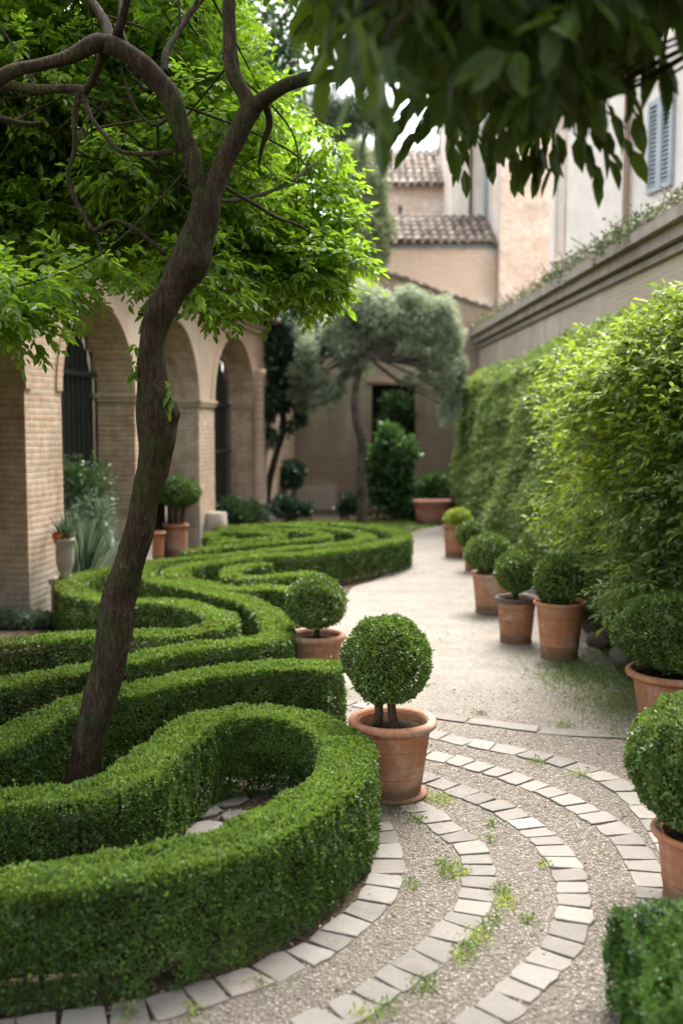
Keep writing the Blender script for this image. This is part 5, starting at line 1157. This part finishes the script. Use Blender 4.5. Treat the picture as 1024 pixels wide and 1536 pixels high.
# lime-green climbing shrub arching out of the near end of the hedge
ls = thing('climbing_shrub', 'lime-green arching shrub spilling out of the near end of the tall hedge', 'shrub', (2.3, 6.4, 0)); mbl = MB(); mb = MB()
base = np.array([2.35, 6.3, 0.])
for (x, y, Y, r, lim) in [(985, 470, 6.3, .24, 1), (940, 510, 6.5, .26, 1), (905, 545, 6.7, .24, 1), (880, 590, 6.8, .18, 1), (960, 575, 6.3, .3, 1), (910, 630, 6.5, .24, 1), (1010, 540, 6.1, .26, 1), (1000, 640, 6.1, .28, 1), (950, 680, 6.3, .26, 1), (890, 700, 6.6, .22, 1), (865, 740, 7.5, .22, 1), (838, 770, 7.9, .2, 1), (900, 775, 7., .24, 1), (960, 770, 6.2, .28, 0), (1010, 740, 6.0, .26, 0),
                          (880, 820, 7.8, .22, 0), (935, 850, 6.9, .24, 0), (980, 850, 6.1, .26, 0), (1030, 440, 6.2, .22, 1), (1050, 600, 6., .3, 1), (1050, 760, 5.9, .3, 0), (1050, 500, 6.1, .3, 1), (870, 640, 6.8, .13, 1), (1015, 415, 6.3, .1, 1), (960, 455, 6.5, .12, 1), (865, 520, 7.6, .2, 1), (845, 560, 7.8, .16, 1), (900, 490, 7.2, .18, 1), (830, 640, 8., .16, 1), (850, 690, 7.7, .18, 1), (820, 600, 8.4, .14, 1), (935, 890, 6.3, .2, 0), (1000, 900, 6.0, .2, 0)]:
    if y < 560: y += 42
    c = A(x, y, Y); k = int(80 * (r / .24) ** 2.1) + 4; d = rnd_dirs(k); P = c + d * (rng.random(k) ** .45)[:, None] * r * np.array([.8, 1.1, 1.])
    sel = rng.random(k) < (.72 if lim else .15); dr = nrm(d * .6 + np.array([-.75, -.2, .05]) + rng.normal(0, .3, (k, 3))); r0 = np.clip(rng.normal(.5, .15) + rng.normal(0, .2, k), 0, 1)
    for q, mi in ((sel, 0), (~sel, 1)):
        if q.any(): sprigs(mbl, P[q], dr[q], 6, .14, .056, .48, .3, .75, mi=mi, rnd0=r0[q])
    q = spline([base + np.array([rng.normal(0, .1), rng.normal(0, .3), 0]), (base + c) / 2 + np.array([.25, 0, .3]) + rng.normal(0, .08, 3), c, c + np.array([-.12, -.03, .02])], .08); mb.tube(q, np.linspace(.012, .003, len(q)), 6, cap=False)
mbl.build('foliage', [M['lime'], M['creeper']], ls); mb.build('branches', M['twig'], ls)

# ------------------------------------------------------------------ light, sky, camera
EL, AZ = R(58), R(22)                           # soft high light from beyond the right wall; azimuth from +Y towards +X
sdir = np.array([math.sin(AZ) * math.cos(EL), math.cos(AZ) * math.cos(EL), math.sin(EL)])
w = bpy.data.worlds.new('World'); scene.world = w; w.use_nodes = True; nt = w.node_tree; nt.nodes.clear()
sky = nt.nodes.new('ShaderNodeTexSky'); sky.sky_type = 'NISHITA'; sky.sun_disc = False; sky.sun_elevation = EL; sky.sun_rotation = AZ; sky.air_density = 1.; sky.dust_density = 4.; sky.ozone_density = .6
hs = nt.nodes.new('ShaderNodeHueSaturation'); hs.inputs['Saturation'].default_value = .3; nt.links.new(sky.outputs[0], hs.inputs['Color'])
bg = nt.nodes.new('ShaderNodeBackground'); bg.inputs['Strength'].default_value = SKY; nt.links.new(hs.outputs[0], bg.inputs[0])
out = nt.nodes.new('ShaderNodeOutputWorld'); nt.links.new(bg.outputs[0], out.inputs[0])
ld = bpy.data.lights.new('sun', 'SUN'); ld.energy = SUN; ld.angle = R(40); ld.color = (1., .975, .93); lo = bpy.data.objects.new('sun', ld); col.objects.link(lo)
import mathutils
lo.rotation_euler = mathutils.Vector(tuple(sdir)).to_track_quat('Z', 'Y').to_euler()
cd = bpy.data.cameras.new('camera'); cam = bpy.data.objects.new('camera', cd); col.objects.link(cam); scene.camera = cam
cam.location = (0, 0, CAMZ); cam.rotation_euler = (math.pi / 2 - PITCH, 0, 0); cd.sensor_fit = 'VERTICAL'; cd.sensor_height = 36; cd.lens = FPX / 1536 * 36; cd.clip_start = .05; cd.clip_end = 400
cd.dof.use_dof = True; cd.dof.focus_distance = 4.55; cd.dof.aperture_fstop = 1.5
scene.view_settings.view_transform = 'Standard'; scene.view_settings.look = 'None'; scene.view_settings.exposure = EXPO; scene.view_settings.gamma = 1
scene.render.engine = 'CYCLES'; cy = scene.cycles; cy.max_bounces = 7; cy.diffuse_bounces = 4; cy.glossy_bounces = 2; cy.transmission_bounces = 4; cy.transparent_max_bounces = 4; cy.caustics_reflective = False; cy.caustics_refractive = False
